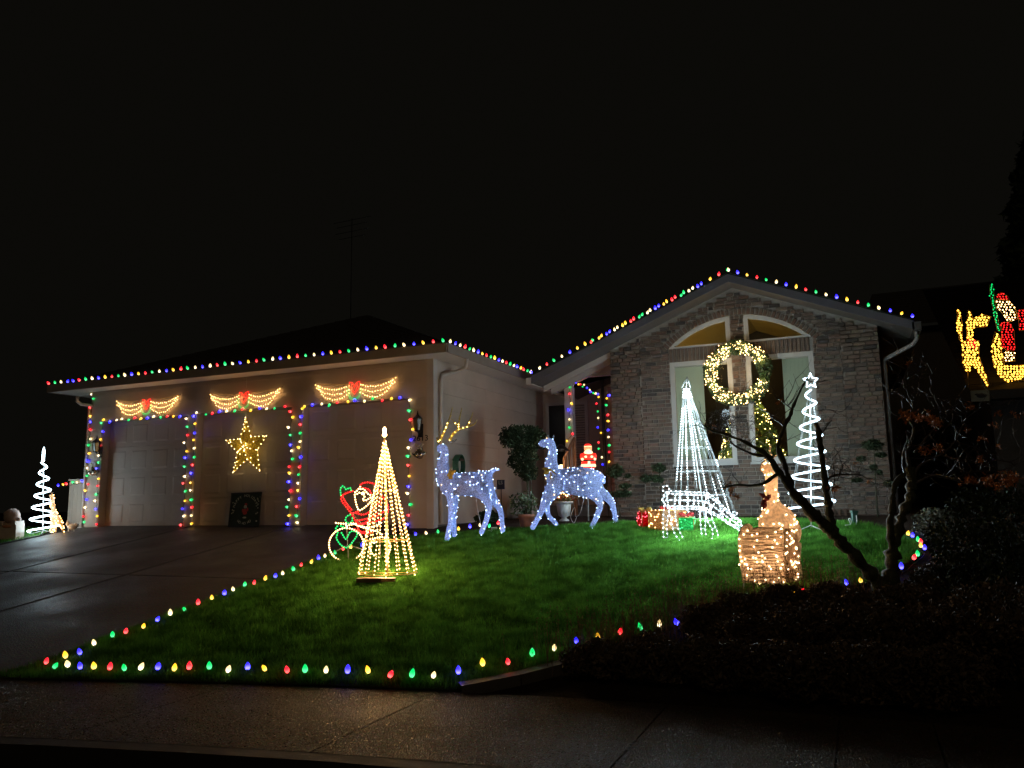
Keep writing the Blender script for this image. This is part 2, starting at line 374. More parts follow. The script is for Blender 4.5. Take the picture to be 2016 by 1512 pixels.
for a, b in zip(jx, jx[1:]):
    mb = MB(); n = max(2, int((b - a) / .9)); e = .006
    ts = [a + e + (b - a - 2 * e) * i / n for i in range(n + 1)]
    top = [(t, Yo(t), .1) for t in ts] + [(t, Yi(t) - .004, .1) for t in ts]
    mb.add(top, [(i, i + 1, n + 2 + i, n + 1 + i) for i in range(n)])
    for (i, j) in ((0, n + 1), (2 * n + 1, n)): mb.add([top[i], top[j], (top[j][0], top[j][1], .07), (top[i][0], top[i][1], .07)], [(0, 1, 2, 3)])
    mb.build('slab', WALK, walk)
n_ = 46000; ax = RNG.uniform(-9, 2.6, n_); ay = RNG.random(n_) * 1.62 + .02; YO = np.array([Yo(x) for x in ax]); c_ = np.stack([ax, YO + ay, np.full(n_, .099)], 1); s_ = RNG.uniform(.004, .010, (n_, 1)); th = RNG.uniform(0, 6.28, n_)
d1 = np.stack([np.cos(th), np.sin(th), 0 * th], 1); d2 = np.stack([-np.sin(th), np.cos(th), 0 * th], 1); tp = c_ + np.concatenate([RNG.normal(0, .0025, (n_, 2)), s_ * RNG.uniform(.35, .7, (n_, 1))], 1)
Vp = np.stack([c_ + d1 * s_, c_ + d2 * s_ * .8, c_ - d1 * s_, c_ - d2 * s_ * .8, tp], 1).reshape(-1, 3); Fp = (np.arange(n_)[:, None, None] * 5 + np.array([(0, 1, 4), (1, 2, 4), (2, 3, 4), (3, 0, 4)])[None]).reshape(-1, 3)
raw('aggregate_pebbles', Vp, Fp, [mat('wet pebble', (.075, .055, .035), .22, .4, 40), mat('dark wet pebble', (.03, .025, .02), .3, .3, 40)], walk, mi=np.repeat(RNG.integers(0, 2, n_), 4), kind='stuff')
# driveway
dx = [-15.6, -12.5, -9.95, -7.33]
def yrow(X, k): return (Yi(X) + .004, 8.6, 12.40)[k]
db = MB()
for a, b in zip(dx, dx[1:]):
    db.add([(a, Yi(a), .07), (b, Yi(b), .07), (b, 5.2, .07), (a, 5.2, .07)], [(0, 1, 2, 3)])
    db.add([(a, 5.2, .07), (b, 5.2, .07), (b, 12.45, 1.19), (a, 12.45, 1.19)], [(0, 1, 2, 3)])
drive = db.build('driveway', JOINT, kind='structure')
def dz(Y): return .1 if Y < 5.2 else .1 + (Y - 5.2) * 1.1 / 7.05
for a, b in zip(dx, dx[1:]):
    for k in (0, 1):
        mb = MB(); a2, b2 = a + .05, b - .05
        rows = [(Yi(a2) + .004, Yi(b2) + .004), (5.2, 5.2), (8.585, 8.585)] if k == 0 else [(8.61, 8.61), (12.42, 12.42)]
        vs = []
        for (ya, yb) in rows: vs += [(a2, ya, dz(ya)), (b2, yb, dz(yb))]
        n = len(rows); mb.add(vs, [(2 * i, 2 * i + 1, 2 * i + 3, 2 * i + 2) for i in range(n - 1)])
        lo = [(v[0], v[1], v[2] - .04) for v in vs]
        for (i, j) in [(1, 0), (2 * n - 2, 2 * n - 1)] + [(2 * q, 2 * q + 2) for q in range(n - 1)] + [(2 * q + 3, 2 * q + 1) for q in range(n - 1)]:
            mb.add([vs[i], vs[j], lo[j], lo[i]], [(3, 2, 1, 0)])
        mb.build('slab', DRIVE, drive)
for X in dx[1:3]:
    mb = MB(); vs = []
    for y in (Yi(X), 5.2, 12.4): vs += [(X - .045, y, dz(y) - .006), (X + .045, y, dz(y) - .006)]
    mb.add(vs, [(0, 1, 3, 2), (2, 3, 5, 4)]); mb.build('joint_strip', mat('tarred joint strip', (.03, .028, .026), .7, .3, 12), drive)

# ---- lawns
def inpoly(P, poly):
    x, y = P[:, 0], P[:, 1]; c = np.zeros(len(P), bool); n = len(poly)
    for i in range(n):
        x1, y1 = poly[i]; x2, y2 = poly[(i + 1) % n]
        k = ((y1 > y) != (y2 > y)) & (x < (x2 - x1) * (y - y1) / (y2 - y1 + 1e-12) + x1); c ^= k
    return c
gzv = np.vectorize(gz)
LAWN = [(-7.30, Yi(-7.3) + .02)] + [(x, Yi(x) + .02) for x in (-6.68, -5.3, -4.2, -3.1)]
LAWN += [tuple(hg(px, py)[:2]) for px, py in [(1000, 1336), (1120, 1305), (1220, 1268), (1336, 1232), (1430, 1200), (1520, 1175), (1620, 1163), (1700, 1152), (1770, 1120), (1815, 1095), (1800, 1068), (1760, 1045), (1700, 1036), (1600, 1029), (1450, 1028), (1330, 1029), (1200, 1034), (1080, 1040), (960, 1048), (880, 1054), (830, 1060)]]
LAWN += [(-7.30, 11.2)]
LAWN2 = [(-22, 6), (-15.7, 6), (-15.7, 11.35), (-16.2, 12.1), (-22, 12.1)]
GRASS = shell('lawn grass', (.12, .35, .055), .5, dark=.45, nscale=4.5)
TURF = mat('turf base', (.02, .04, .01), .9, .4, 14)
def lawnz(x, y): return gzv(x, y) + .012
def make_lawn(poly, N, name, h):
    P = np.array(poly); lo, hi = P.min(0), P.max(0); s = .18
    gx = np.arange(lo[0], hi[0], s); gy = np.arange(lo[1], hi[1], s)
    # turf sheet: fan-free polygon from bmesh triangulation
    bm = bmesh.new(); vs = [bm.verts.new((x, y, 0)) for x, y in poly]; f = bm.faces.new(vs)
    bmesh.ops.triangulate(bm, faces=[f]); bmesh.ops.subdivide_edges(bm, edges=bm.edges[:], cuts=5, use_grid_fill=True)
    for v in bm.verts: v.co.z = gz(v.co.x, v.co.y) + .005
    me = bpy.data.meshes.new(name); bm.to_mesh(me); bm.free(); me.materials.append(TURF); t = link(name, me, kind='structure')
    c = RNG.uniform(lo, hi, (int(N * 1.6), 2)); c = c[inpoly(c, poly)][:N]; n = len(c)
    z = lawnz(c[:, 0], c[:, 1]); a = RNG.uniform(0, 6.283, n)
    clump = np.array([noise.noise(Vector((x * 2.1, y * 2.1, 3))) for x, y in c]); hh = h * RNG.uniform(.6, 1.25, n) * (1 + .5 * clump)
    wd = .0035 * RNG.uniform(.8, 1.6, n); le = RNG.normal(0, .42, (n, 2)) * hh[:, None]
    b0 = np.stack([c[:, 0] + np.cos(a) * wd, c[:, 1] + np.sin(a) * wd, z], 1); b1 = np.stack([c[:, 0] - np.cos(a) * wd, c[:, 1] - np.sin(a) * wd, z], 1)
    tip = np.stack([c[:, 0] + le[:, 0], c[:, 1] + le[:, 1], z + hh], 1)
    V = np.stack([b0, b1, tip], 1).reshape(-1, 3)
    raw('grass', V, np.arange(3 * n).reshape(-1, 3), GRASS, kind='stuff', label='short wet green grass blades covering the %s' % ('front lawn' if name == 'lawn' else 'strip beyond the driveway'), category='grass')
make_lawn(LAWN, 300000, 'lawn', .06)
make_lawn(LAWN2, 40000, 'side_lawn', .06)
em = MB()
ep = [hg(px, py) for px, py in [(905, 1360), (960, 1349), (1020, 1337), (1080, 1322), (1130, 1308)]]
for a, b in zip(ep, ep[1:]):
    s = (b - a).cross(Vector((0, 0, 1))).normalized() * .07; up = Vector((0, 0, .05))
    em.add([a + s + up, a - s + up, b - s + up, b + s + up, a + s - up, b + s - up, a - s - up, b - s - up], [(0, 1, 2, 3), (0, 3, 5, 4), (1, 6, 7, 2)])
em.build('edging', KERB, kind='structure')

# ================================================================= HOUSE
G = 12.25; GX0, GX1 = -15.5, -6.85; GF = 1.2; GT = 3.49; EV = 4.18
DOORS = [(-15.09, -12.64), (-12.39, -9.97), (-9.70, -7.33)]
house = thing('house', 'low house with three beige garage doors, dark hip roof and tall brick gable front', 'house', (-6, 13, 1.2))
def hp(mb, name, mats, parent=None, **k): return mb.build(name, mats, parent or house, world=True, **k)
# backing walls
mb = MB(); mb.box((GX0, G, GT), (GX1, G + .2, EV + .05))
for a, b in ((GX0, DOORS[0][0]), (DOORS[0][1], DOORS[1][0]), (DOORS[1][1], DOORS[2][0]), (DOORS[2][1], GX1)): mb.box((a, G, 1.0), (b, G + .2, GT))
mb.box((GX1 - .15, G + .2, 1.0), (GX1, 17.9, EV + .05)); mb.box((GX0, G + .2, 1.0), (GX0 + .15, 21, EV + .05)); mb.box((GX0 + .2, G + .5, 1.0), (GX1 - .2, G + .55, EV))
hp(mb, 'wall', SIDING)
def board(x0, x1, z0, h, y=G):  # lap board facing -Y
    m2 = MB(); m2.prism([(x0, y - .026, z0), (x0, y - .001, z0), (x0, y - .001, z0 + h + .02), (x0, y - .008, z0 + h + .02)], (x1 - x0, 0, 0)); hp(m2, 'siding_board', SIDING)
def boardx(y0, y1, z0, h, x=GX1):  # facing +X
    m2 = MB(); m2.prism([(x + .026, y0, z0), (x + .001, y0, z0), (x + .001, y0, z0 + h + .02), (x + .008, y0, z0 + h + .02)][::-1], (0, y1 - y0, 0)); hp(m2, 'siding_board', SIDING)
zz = GF + .02; k = 0
while zz < EV - .03:
    h = min(.295, EV - zz)
    if zz > GT - .01:
        cut = random.uniform(-13, -9); board(GX0, cut, zz, h); board(cut + .004, GX1 - .11, zz, h)
    else:
        hh = min(h, GT - zz)
        for a, b in ((GX0, DOORS[0][0] - .004), (DOORS[0][1] + .004, DOORS[1][0] - .004), (DOORS[1][1] + .004, DOORS[2][0] - .004), (DOORS[2][1] + .004, GX1 - .11)): board(a, b, zz, hh - .005 if hh < .29 else hh)
        if hh < h - .02:
            zz = GT - h + .0
    zz += h
zz2 = GF + .02
while zz2 < EV - .03:
    cut = 15.0 + random.uniform(-.7, .7); boardx(G + .115, cut, zz2, min(.295, EV - zz2)); boardx(cut + .004, 17.62, zz2, min(.295, EV - zz2)); zz2 += .295
mb = MB(); mb.box((GX1 - .105, G - .035, GF - .1), (GX1 + .035, G - .002, EV)); mb.box((GX1 + .002, G - .0, GF - .1), (GX1 + .035, G + .11, EV)); hp(mb, 'corner_board', TRIM)
# foundation strip on the side
mb = MB(); mb.box((GX1 - .02, G + .03, 1.0), (GX1 + .012, 17.7, GF + .06)); hp(mb, 'foundation', KERB)
# garage doors
for a, b in DOORS:
    gd = MB(); gd.box((a + .005, G + .19, GF + .005), (b - .005, G + .215, GT - .005)); d = hp(gd, 'garage_door', DOORP)
    sh = (GT - GF) / 4
    for r in range(4):
        s2 = MB(); s2.box((a + .01, G + .165, GF + r * sh + .008), (b - .01, G + .189, GF + (r + 1) * sh - .006)); hp(s2, 'door_section', DOORP, d)
        pw = (b - a) / 4
        for c in range(4):
            x0 = a + c * pw + .09; x1 = a + (c + 1) * pw - .09; z0 = GF + r * sh + .09; z1 = GF + (r + 1) * sh - .09; y = G + .165
            s2 = MB(); i = .03
            s2.add([(x0, y - .001, z0), (x1, y - .001, z0), (x1, y - .001, z1), (x0, y - .001, z1), (x0 + i, y - .007, z0 + i), (x1 - i, y - .007, z0 + i), (x1 - i, y - .007, z1 - i), (x0 + i, y - .007, z1 - i)],
                   [(4, 5, 6, 7), (0, 1, 5, 4), (1, 2, 6, 5), (2, 3, 7, 6), (3, 0, 4, 7)]); hp(s2, 'raised_panel', DOORP, d)
    s2 = MB(); s2.box((a, G + .15, GF - .005), (b, G + .19, GF + .012)); hp(s2, 'weather_strip', BLACK, d)
# eaves
OX0, OX1, OY0 = -16.3, -6.3, 11.75
mb = MB(); mb.box((OX0 + .02, OY0 + .02, EV - .012), (OX1 - .02, G - .03, EV + .008)); mb.box((GX1 + .04, G - .03, EV - .012), (OX1 - .02, 17.6, EV + .008)); mb.box((OX0 + .02, G - .03, EV - .012), (GX0 - .005, 20, EV + .008)); hp(mb, 'soffit', TRIM)
mb = MB(); mb.box((OX0, OY0 - .02, EV - .02), (OX1, OY0 + .02, EV + .14)); mb.box((OX1 - .02, OY0 + .02, EV - .02), (OX1 + .02, 17.6, EV + .14)); mb.box((OX0 - .02, OY0 + .02, EV - .02), (OX0 + .02, 20, EV + .14)); hp(mb, 'gutter', mat('brown gutter paint', (.24, .20, .17), .55, .1, 4))
def courses(mb, A, B, Cc, D, n, th=.012, lift=.03):
    A, B, Cc, D = map(Vector, (A, B, Cc, D)); up = (B - A).cross(D - A).normalized()
    if up.z < 0: up = -up
    for i in range(n):
        t0, t1 = i / n, (i + 1) / n
        p = A.lerp(D, t0) + up * (lift + th); q = B.lerp(Cc, t0) + up * (lift + th); r = B.lerp(Cc, t1) + up * lift; s = A.lerp(D, t1) + up * lift
        mb.add([p, q, r, s, p - up * th, q - up * th], [(0, 1, 2, 3), (4, 5, 1, 0)])
AP = (-11.3, 16.75, 6.40)
mb = MB(); c4 = [(OX0, OY0, EV + .11), (OX1, OY0, EV + .11), (OX1, 21.75, EV + .11), (OX0, 21.75, EV + .11)]
for i in range(4): courses(mb, c4[i], c4[(i + 1) % 4], AP, AP, 26)
hp(mb, 'roof', SHING, kind='stuff')
# downspouts of the garage side
ds = [hx(919, 706, OX1), hx(917, 722, -6.45), hx(900, 731, -6.7), hx(868, 738, GX1 + .06), hx(862, 748, GX1 + .06), Vector((GX1 + .06, G + .2, 1.25))]
ds[0].z = EV - .02; ds[4] = Vector((GX1 + .06, G + .2, ds[4].z)); ds[3] = Vector((GX1 + .06, G + .23, ds[3].z))
mb = MB(); mb.tube(ds, .035, 8); hp(mb, 'downspout', TRIM)
mb = MB(); p0 = Vector((OX0 + .7, G - .2, EV - .02)); mb.tube([hy(152, 781, 12.0), hy(152, 790, 12.0), hy(160, 796, 12.1), hy(183, 799, G - .03), Vector((GX0 - .05, G - .02, 3.85)), Vector((GX0 - .05, G - .02, 1.2))], .035, 8); hp(mb, 'downspout', TRIM)

# ---- brick wing
B = 15.2; BX0, BX1 = -4.40, .53; RX = -1.935; RZ = 5.75; RS = .405; RY = 14.75
def rooftop(x): return RZ - RS * abs(x - RX)
AC, AR, AZ = -1.9, 1.86, 3.20
def zarch(x): return AZ + math.sqrt(max(0, AR * AR - (x - AC) ** 2))
WL = (-3.20, -2.02); WR = (-1.76, -.57); WB, WT = 2.25, 4.24; TB = 4.51
def holes(x):
    h = []
    if WL[0] < x < WL[1] or WR[0] < x < WR[1]:
        h.append((WB, WT))
        if zarch(x) > TB: h.append((TB, zarch(x)))
    return h
mb = MB(); brk = sorted(set([BX0, BX1, *WL, *WR] + [BX0 + (BX1 - BX0) * i / 90 for i in range(91)]))
for a, b in zip(brk, brk[1:]):
    c = (a + b) / 2; hs = holes(c); z = 1.0
    ta, tb = rooftop(a) - .1, rooftop(b) - .1
    for (p, q) in hs: mb.add([(a, B, z), (b, B, z), (b, B, p), (a, B, p)], [(0, 1, 2, 3)]); z = q
    if hs and len(hs) == 2: za, zb = max(TB, zarch(a)), max(TB, zarch(b))
    else: za = zb = z
    mb.add([(a, B, za), (b, B, zb), (b, B, tb), (a, B, ta)], [(0, 1, 2, 3)])
mb.add([(BX0, B, 1), (BX0, 24, 1), (BX0, 24, rooftop(BX0) - .1), (BX0, B, rooftop(BX0) - .1)], [(0, 1, 2, 3)])
mb.add([(BX1, B, 1), (BX1, 24, 1), (BX1, 24, rooftop(BX1) - .1), (BX1, B, rooftop(BX1) - .1)], [(3, 2, 1, 0)])
MORT = mat('mortar', (.25, .225, .195), .85, .15, 20, .2, 90)
bw = hp(mb, 'brick_wall', MORT)
BRK = [mat('brick %d' % i, c, .82, .28, 14, .5, 70) for i, c in enumerate([(.098, .070, .052), (.118, .080, .057), (.074, .057, .046), (.038, .031, .026), (.145, .108, .08), (.11, .064, .044)])]
def bmesh_box(mm, L, H, D=.03):
    m2 = MB(); b = .004; m2.add([(0, 0, 0), (L, 0, 0), (L, 0, H), (0, 0, H), (b, -D, b), (L - b, -D, b), (L - b, -D, H - b), (b, -D, H - b)], [(4, 5, 6, 7), (0, 1, 5, 4), (1, 2, 6, 5), (2, 3, 7, 6), (3, 0, 4, 7)]); me = bpy.data.meshes.new('brick'); me.from_pydata([tuple(v) for v in m2.v], [], m2.f); me.materials.append(mm); return me
CH, BL, MJ = .076, .195, .011; BH = CH - MJ
brick_me = [bmesh_box(mm, BL, BH) for mm in BRK]
def solid(x, z):
    if z > rooftop(x) - .2: return False
    for p, q in holes(x):
        if p - .005 < z < q + .005: return False
    if WL[0] - .01 < x < WR[1] + .01 and WT - .002 < z < TB + .002 and not (WL[1] < x < WR[0]): return False
    if abs(x - AC) < 1.40 and z > TB and abs(math.hypot(x - AC, z - AZ) - AR - .062) < .068: return False
    return True
bricks = []  # (x, z, L, mi, proud)
PW = .62; row = 0; z = 1.22
while z < RZ - .25:
    for seg, (s0, s1, proud) in enumerate(((BX0, BX0 + PW, .012), (BX0 + PW + .004, BX1 - PW - .004, 0), (BX1 - PW, BX1, .012))):
        zo = z + (.028 if seg == 1 else 0)
        x = s0 - (0 if row % 2 == 0 else BL * random.uniform(.35, .6))
        while x < s1:
            L = BL if random.random() > .36 else BL * random.choice((.46, .46, .7))
            a, b = max(x, s0), min(x + L, s1); x += L + MJ
            # clip to solid extent
            n = max(2, int((b - a) / .02)); ok = [t for t in np.linspace(a, b, n + 1) if all(solid(t, zo + q) for q in (.004, BH / 2, BH - .004))]
            if len(ok) < 2: continue
            a, b = ok[0], ok[-1]
            if b - a < .035: continue
            mi = random.choices(range(6), [4, 4, 3, 2, 1.2, 2])[0] if seg != 2 or random.random() < .4 else random.choice([0, 1, 1, 4, 5])
            bricks.append((a, zo, b - a, mi, proud + random.uniform(0, .004)))
    row += 1; z += CH
order = sorted(range(len(bricks)), key=lambda i: (Vector((bricks[i][0], B, bricks[i][1])) - CAM).length - 3 * bricks[i][2])
rest = MB(); inv = base_matrix(house).inverted()
for j, i in enumerate(order):
    x, zo, L, mi, pr = bricks[i]
    if j < 290: link('brick', brick_me[mi], bw, loc=inv @ Vector((x, B + .012 - pr, zo)), scale=(L / BL, 1, 1))
    else:
        b = .004; y0 = B + .012 - pr; D = .03; H = BH
        rest.add([(x, y0, zo), (x + L, y0, zo), (x + L, y0, zo + H), (x, y0, zo + H), (x + b, y0 - D, zo + b), (x + L - b, y0 - D, zo + b), (x + L - b, y0 - D, zo + H - b), (x + b, y0 - D, zo + H - b)], [(4, 5, 6, 7), (0, 1, 5, 4), (1, 2, 6, 5), (2, 3, 7, 6), (3, 0, 4, 7)], mi)
hp(rest, 'brick_field', BRK, bw, kind='stuff')
# soldier band and arch ring
sol = bmesh_box(BRK[0], .062, TB - WT - .016, .034); sol2 = bmesh_box(BRK[1], .062, TB - WT - .016, .034)
x = WL[0]
while x < WR[1] - .05:
    if not (WL[1] - .06 < x < WR[0]): link('soldier_brick', random.choice((sol, sol2)), bw, loc=inv @ Vector((x, B + .006, WT + .008)))
    x += .074
am = bmesh_box(BRK[0], .063, .115, .036); am2 = bmesh_box(BRK[5], .063, .115, .036)
amax = math.asin(1.36 / AR); na = int(2 * amax * AR / .075)
for i in range(na + 1):
    t = -amax + 2 * amax * i / na
    o = link('arch_brick', random.choice((am, am2)), bw, loc=inv @ Vector((AC + math.sin(t) * (AR + .004) - .0315 * math.cos(t), B + .006, AZ + math.cos(t) * (AR + .004) + .0315 * math.sin(t))), rot=(0, t, 0))
# windows
def frame_rect(a, b, z0, z1, y, w, d=.05):
    m2 = MB(); m2.box((a, y, z0), (a + w, y + d, z1)); m2.box((b - w, y, z0), (b, y + d, z1)); m2.box((a + w, y + .002, z0), (b - w, y + d, z0 + w)); m2.box((a + w, y + .002, z1 - w), (b - w, y + d, z1)); return m2
for (a, b) in (WL, WR):
    wn = hp(frame_rect(a, b, WB, WT, B + .0, .085, .1), 'window', WINF)
    m2 = MB(); m2.box((a - .02, B - .06, WB - .04), (b + .02, B - .032, WB + .0)); hp(m2, 'sill', WINF, wn)
    m2 = MB(); m2.add([(a + .05, B + .06, WB + .05), (b - .05, B + .06, WB + .05), (b - .05, B + .06, WT - .05), (a + .05, B + .06, WT - .05)], [(0, 1, 2, 3)]); hp(m2, 'pane', PANE, wn)
for (a, b) in (WL, WR):
    xs_ = [a + (b - a) * i / 16 for i in range(17)]; outer = [(x, max(TB + .005, zarch(x) - .004)) for x in xs_]; w_ = .08
    inner = [(min(max(x, a + w_), b - w_), max(TB + .035, zarch(min(max(x, a + w_), b - w_)) - w_)) for x in xs_]
    m2 = MB()
    for i in range(16):
        p, q, r, s = outer[i], outer[i + 1], inner[i + 1], inner[i]
        m2.add([(p[0], B - .005, p[1]), (q[0], B - .005, q[1]), (r[0], B - .005, r[1]), (s[0], B - .005, s[1]), (r[0], B + .08, r[1]), (s[0], B + .08, s[1])], [(3, 2, 1, 0), (3, 5, 4, 2)])
    side = (b - w_, b) if a < -2.5 else (a, a + w_)
    m2.box((side[0], B - .008, TB), (side[1], B + .08, zarch((side[0] + side[1]) / 2) - .02)); m2.box((a + .01, B - .01, TB), (b - .01, B + .08, TB + .035))
    wn = hp(m2, 'arched_window', WINF)
    m2 = MB(); m2.add([(x, B + .05, z_) for x, z_ in outer] + [(x, B + .05, TB) for x in xs_], [(i, 17 + i, 18 + i, i + 1) for i in range(16)]); hp(m2, 'pane', PANE, wn)
# roof of the wing
mb = MB()
for s, xe in ((-1, -5.95), (1, 1.08)): courses(mb, (xe, RY, rooftop(xe) - .03), (xe, 25, rooftop(xe) - .03), (RX, 25, RZ - .03), (RX, RY, RZ - .03), 22, lift=.02)
hp(mb, 'roof', SHING, kind='stuff')
mb = MB()
for xe in (-5.95, 1.08):
    for (dy, h0, h1) in ((0, -.15, .0),):
        p = [(xe, RY, rooftop(xe) - .15), (RX, RY, RZ - .15), (RX, RY, RZ + .0), (xe, RY, rooftop(xe) + .0)]; mb.prism(p if xe < RX else p[::-1], (0, -.03, 0))
hp(mb, 'rake_board', mat('blue grey trim paint', (.08, .078, .09), .55, .08, 4))
mb = MB()
for xe in (-5.95, 1.08):
    p = [(xe, RY + .002, rooftop(xe) - .15), (RX, RY + .002, RZ - .15), (RX, RY + .002, RZ - .13), (xe, RY + .002, rooftop(xe) - .13)]; mb.prism(p if xe > RX else p[::-1], (0, (3.0 if xe < RX else 9), 0))
hp(mb, 'soffit', mat('grey soffit paint', (.07, .065, .06), .6, .1, 4))
zr = rooftop(1.08)
mb = MB(); mb.box((1.05, RY - .03, zr - .16), (1.19, 24, zr - .02)); hp(mb, 'gutter', mat('grey soffit paint', (.07, .065, .06), .6, .1, 4))
mb = MB(); mb.box((-6.06, RY - .03, rooftop(-5.95) - .16), (-5.94, 17.6, rooftop(-5.95) - .03)); hp(mb, 'gutter', TRIM)
mb = MB(); mb.tube([(1.12, 14.9, zr - .15), (1.12, 14.9, zr - .28), (1.05, 15.0, zr - .36), (.62, 15.35, zr - .52), (.60, 15.4, zr - .6), (.60, 15.4, 1.3)], .037, 8); hp(mb, 'downspout', mat('dull downspout paint', (.22, .205, .19), .6, .1, 4))
# lookout rafters under the porch side of the wing roof
for yy in (15.3, 15.75):
    m2 = MB(); xa, xb = -5.9, -4.42; m2.prism([(xa, yy, rooftop(xa) - .27), (xb, yy, rooftop(xb) - .27), (xb, yy, rooftop(xb) - .152), (xa, yy, rooftop(xa) - .152)], (0, .06, 0)); hp(m2, 'rafter', TRIM)
# main roof behind
mb = MB(); courses(mb, (-8, 18.2, 4.25), (-3, 18.2, 4.25), (-3, 25, 5.75), (-8, 25, 5.75), 16); hp(mb, 'roof', SHING, kind='stuff')
# ---- entry
EY = 17.7; PY = 16.2; PF = 1.5
mb = MB(); mb.box((GX1, EY, 1.0), (BX0, EY + .1, 4.4)); hp(mb, 'wall', SIDING)
z = PF
while z < 4.3:
    board(GX1 + .03, BX0, z, min(.295, 4.36 - z), EY); z += .295
mb = MB(); mb.box((-6.3, PY + .003, 4.36), (BX0, EY, 4.39)); hp(mb, 'porch_ceiling', TRIM)
mb = MB(); mb.prism([(-5.9, PY, 4.30), (BX0, PY, 4.30), (BX0, PY, rooftop(BX0) - .155), (-5.9, PY, rooftop(-5.9) - .155)], (0, .1, 0)); hp(mb, 'porch_gable', SIDING)
mb = MB(); mb.box((-5.95, PY - .025, 4.26), (BX0, PY + .13, 4.36)); hp(mb, 'beam', TRIM)
mb = MB(); mb.box((-5.75, PY - .03, 1.25), (-5.57, PY + .14, 4.27)); mb.box((-5.78, PY - .05, PF), (-5.54, PY + .16, PF + .12)); hp(mb, 'porch_post', TRIM)
mb = MB(); mb.box((-4.99, PY + .2, 1.25), (-4.93, PY + .26, 4.35)); hp(mb, 'porch_post', METD)
mb = MB(); mb.box((-4.60, 15.6, 1.25), (-4.45, 15.75, 3.92)); hp(mb, 'porch_post', mat('brown stained post', (.10, .035, .02), .5, .2))
mb = MB(); mb.box((GX1 + .04, PY - .1, 1.1), (BX0, EY, PF)); hp(mb, 'porch_floor', KERB)
fr = hp(frame_rect(-6.76, -5.70, 2.0, 3.94, EY - .07, .075, .05), 'window', TRIM)
m2 = MB(); m2.box((-6.28, EY - .068, 2.07), (-6.22, EY - .02, 3.87)); hp(m2, 'mullion', TRIM, fr)
m2 = MB(); m2.box((-6.69, EY - .045, 2.07), (-6.28, EY - .035, 3.87)); hp(m2, 'pane', mat('dark night glass', (.012, .011, .009), .08, 0), fr)
m2 = MB(); m2.box((-6.22, EY - .040, 2.07), (-5.77, EY - .030, 3.87)); hp(m2, 'pane', mat('dark night glass', (.012, .011, .009), .08, 0), fr)
m2 = MB(); z = 2.09
while z < 3.85: m2.prism([(-6.215, EY - .062, z), (-6.215, EY - .043, z + .004), (-6.215, EY - .043, z + .05), (-6.215, EY - .047, z + .05)], (.44, 0, 0)); z += .058
hp(m2, 'louvre_slats', mat('louvre paint', (.34, .29, .26), .6, .1), fr, kind='stuff')
# handrail by the entry
r0, r1 = hy(1131, 862, 15.6), hy(1111, 902, 15.3)
mb = MB(); d = (r1 - r0); mb.tube([r0, r1, Vector((r1.x, r1.y, 1.3))], .035, 6)
for i in range(1, 5): p = r0.lerp(r1, i / 5); mb.tube([p, (p.x, p.y, 1.3)], .014, 5)
mb.tube([r0, (r0.x, r0.y, 1.3)], .035, 6); hp(mb, 'stair_railing', WOODC)
# interior room shell
OCH = mat('ochre interior paint', (.42, .30, .09), .8, .06, 2)
mb = MB(); x0, x1, y0, y1 = BX0 + .08, BX1 - .08, B + .16, 19.2
sec = [(x0, 1.3), (x1, 1.3), (x1, rooftop(x1) - .22), (RX, RZ - .22), (x0, rooftop(x0) - .22)]
mb.add([(x, y0, z) for x, z in sec] + [(x, y1, z) for x, z in sec], [[i, (i + 1) % 5, 5 + (i + 1) % 5, 5 + i] for i in range(5)] + [[5, 6, 7, 8, 9]]); mb.m[2] = mb.m[3] = 1; mb.m[5] = 0; hp(mb, 'interior_wall', [mat('shade-darkened interior wall', (.07, .055, .035), .8, .1, 2), OCH])  # room shade put into the wall colour; only the ceiling keeps the ochre
# house number and lanterns
mb = MB(); c = hy(828, 868, G - .03); text_into(mb, '2613', .145, Matrix.Translation((c.x, G - .032, c.z)) @ Matrix.Rotation(math.pi / 2, 4, 'X') @ Matrix.Scale(1.15, 4, (1, 0, 0)), depth=.006); hp(mb, 'house_number', METD)
LGL = mat('lantern glass', (.12, .11, .09), .15, 0)
for (px, py) in ((822, 836), (190, 880)):
    c = hy(px, py, G - .14); m2 = MB()
    m2.box((c.x - .05, G - .04, c.z - .22), (c.x + .05, G - .025, c.z + .02)); m2.tube([(c.x, G - .03, c.z - .1), (c.x, G - .1, c.z - .16), (c.x, G - .14, c.z - .12)], .012)
    m2.lathe([(.02, -.13), (.06, -.11), (.065, -.10)], c, 6); m2.lathe([(.10, .10), (.085, .12), (.05, .15), (.02, .18), (.012, .21), (.004, .25)], c, 6)
    for i in range(6):
        a = i * math.pi / 3; m2.tube([c + Vector((.06 * math.cos(a), .06 * math.sin(a), -.1)), c + Vector((.09 * math.cos(a), .09 * math.sin(a), .1))], .006, 4)
    ln = hp(m2, 'wall_lantern', METD); m2 = MB(); m2.lathe([(.052, -.1), (.08, .1)], c, 6, smooth=False); hp(m2, 'lantern_glass', LGL, ln)
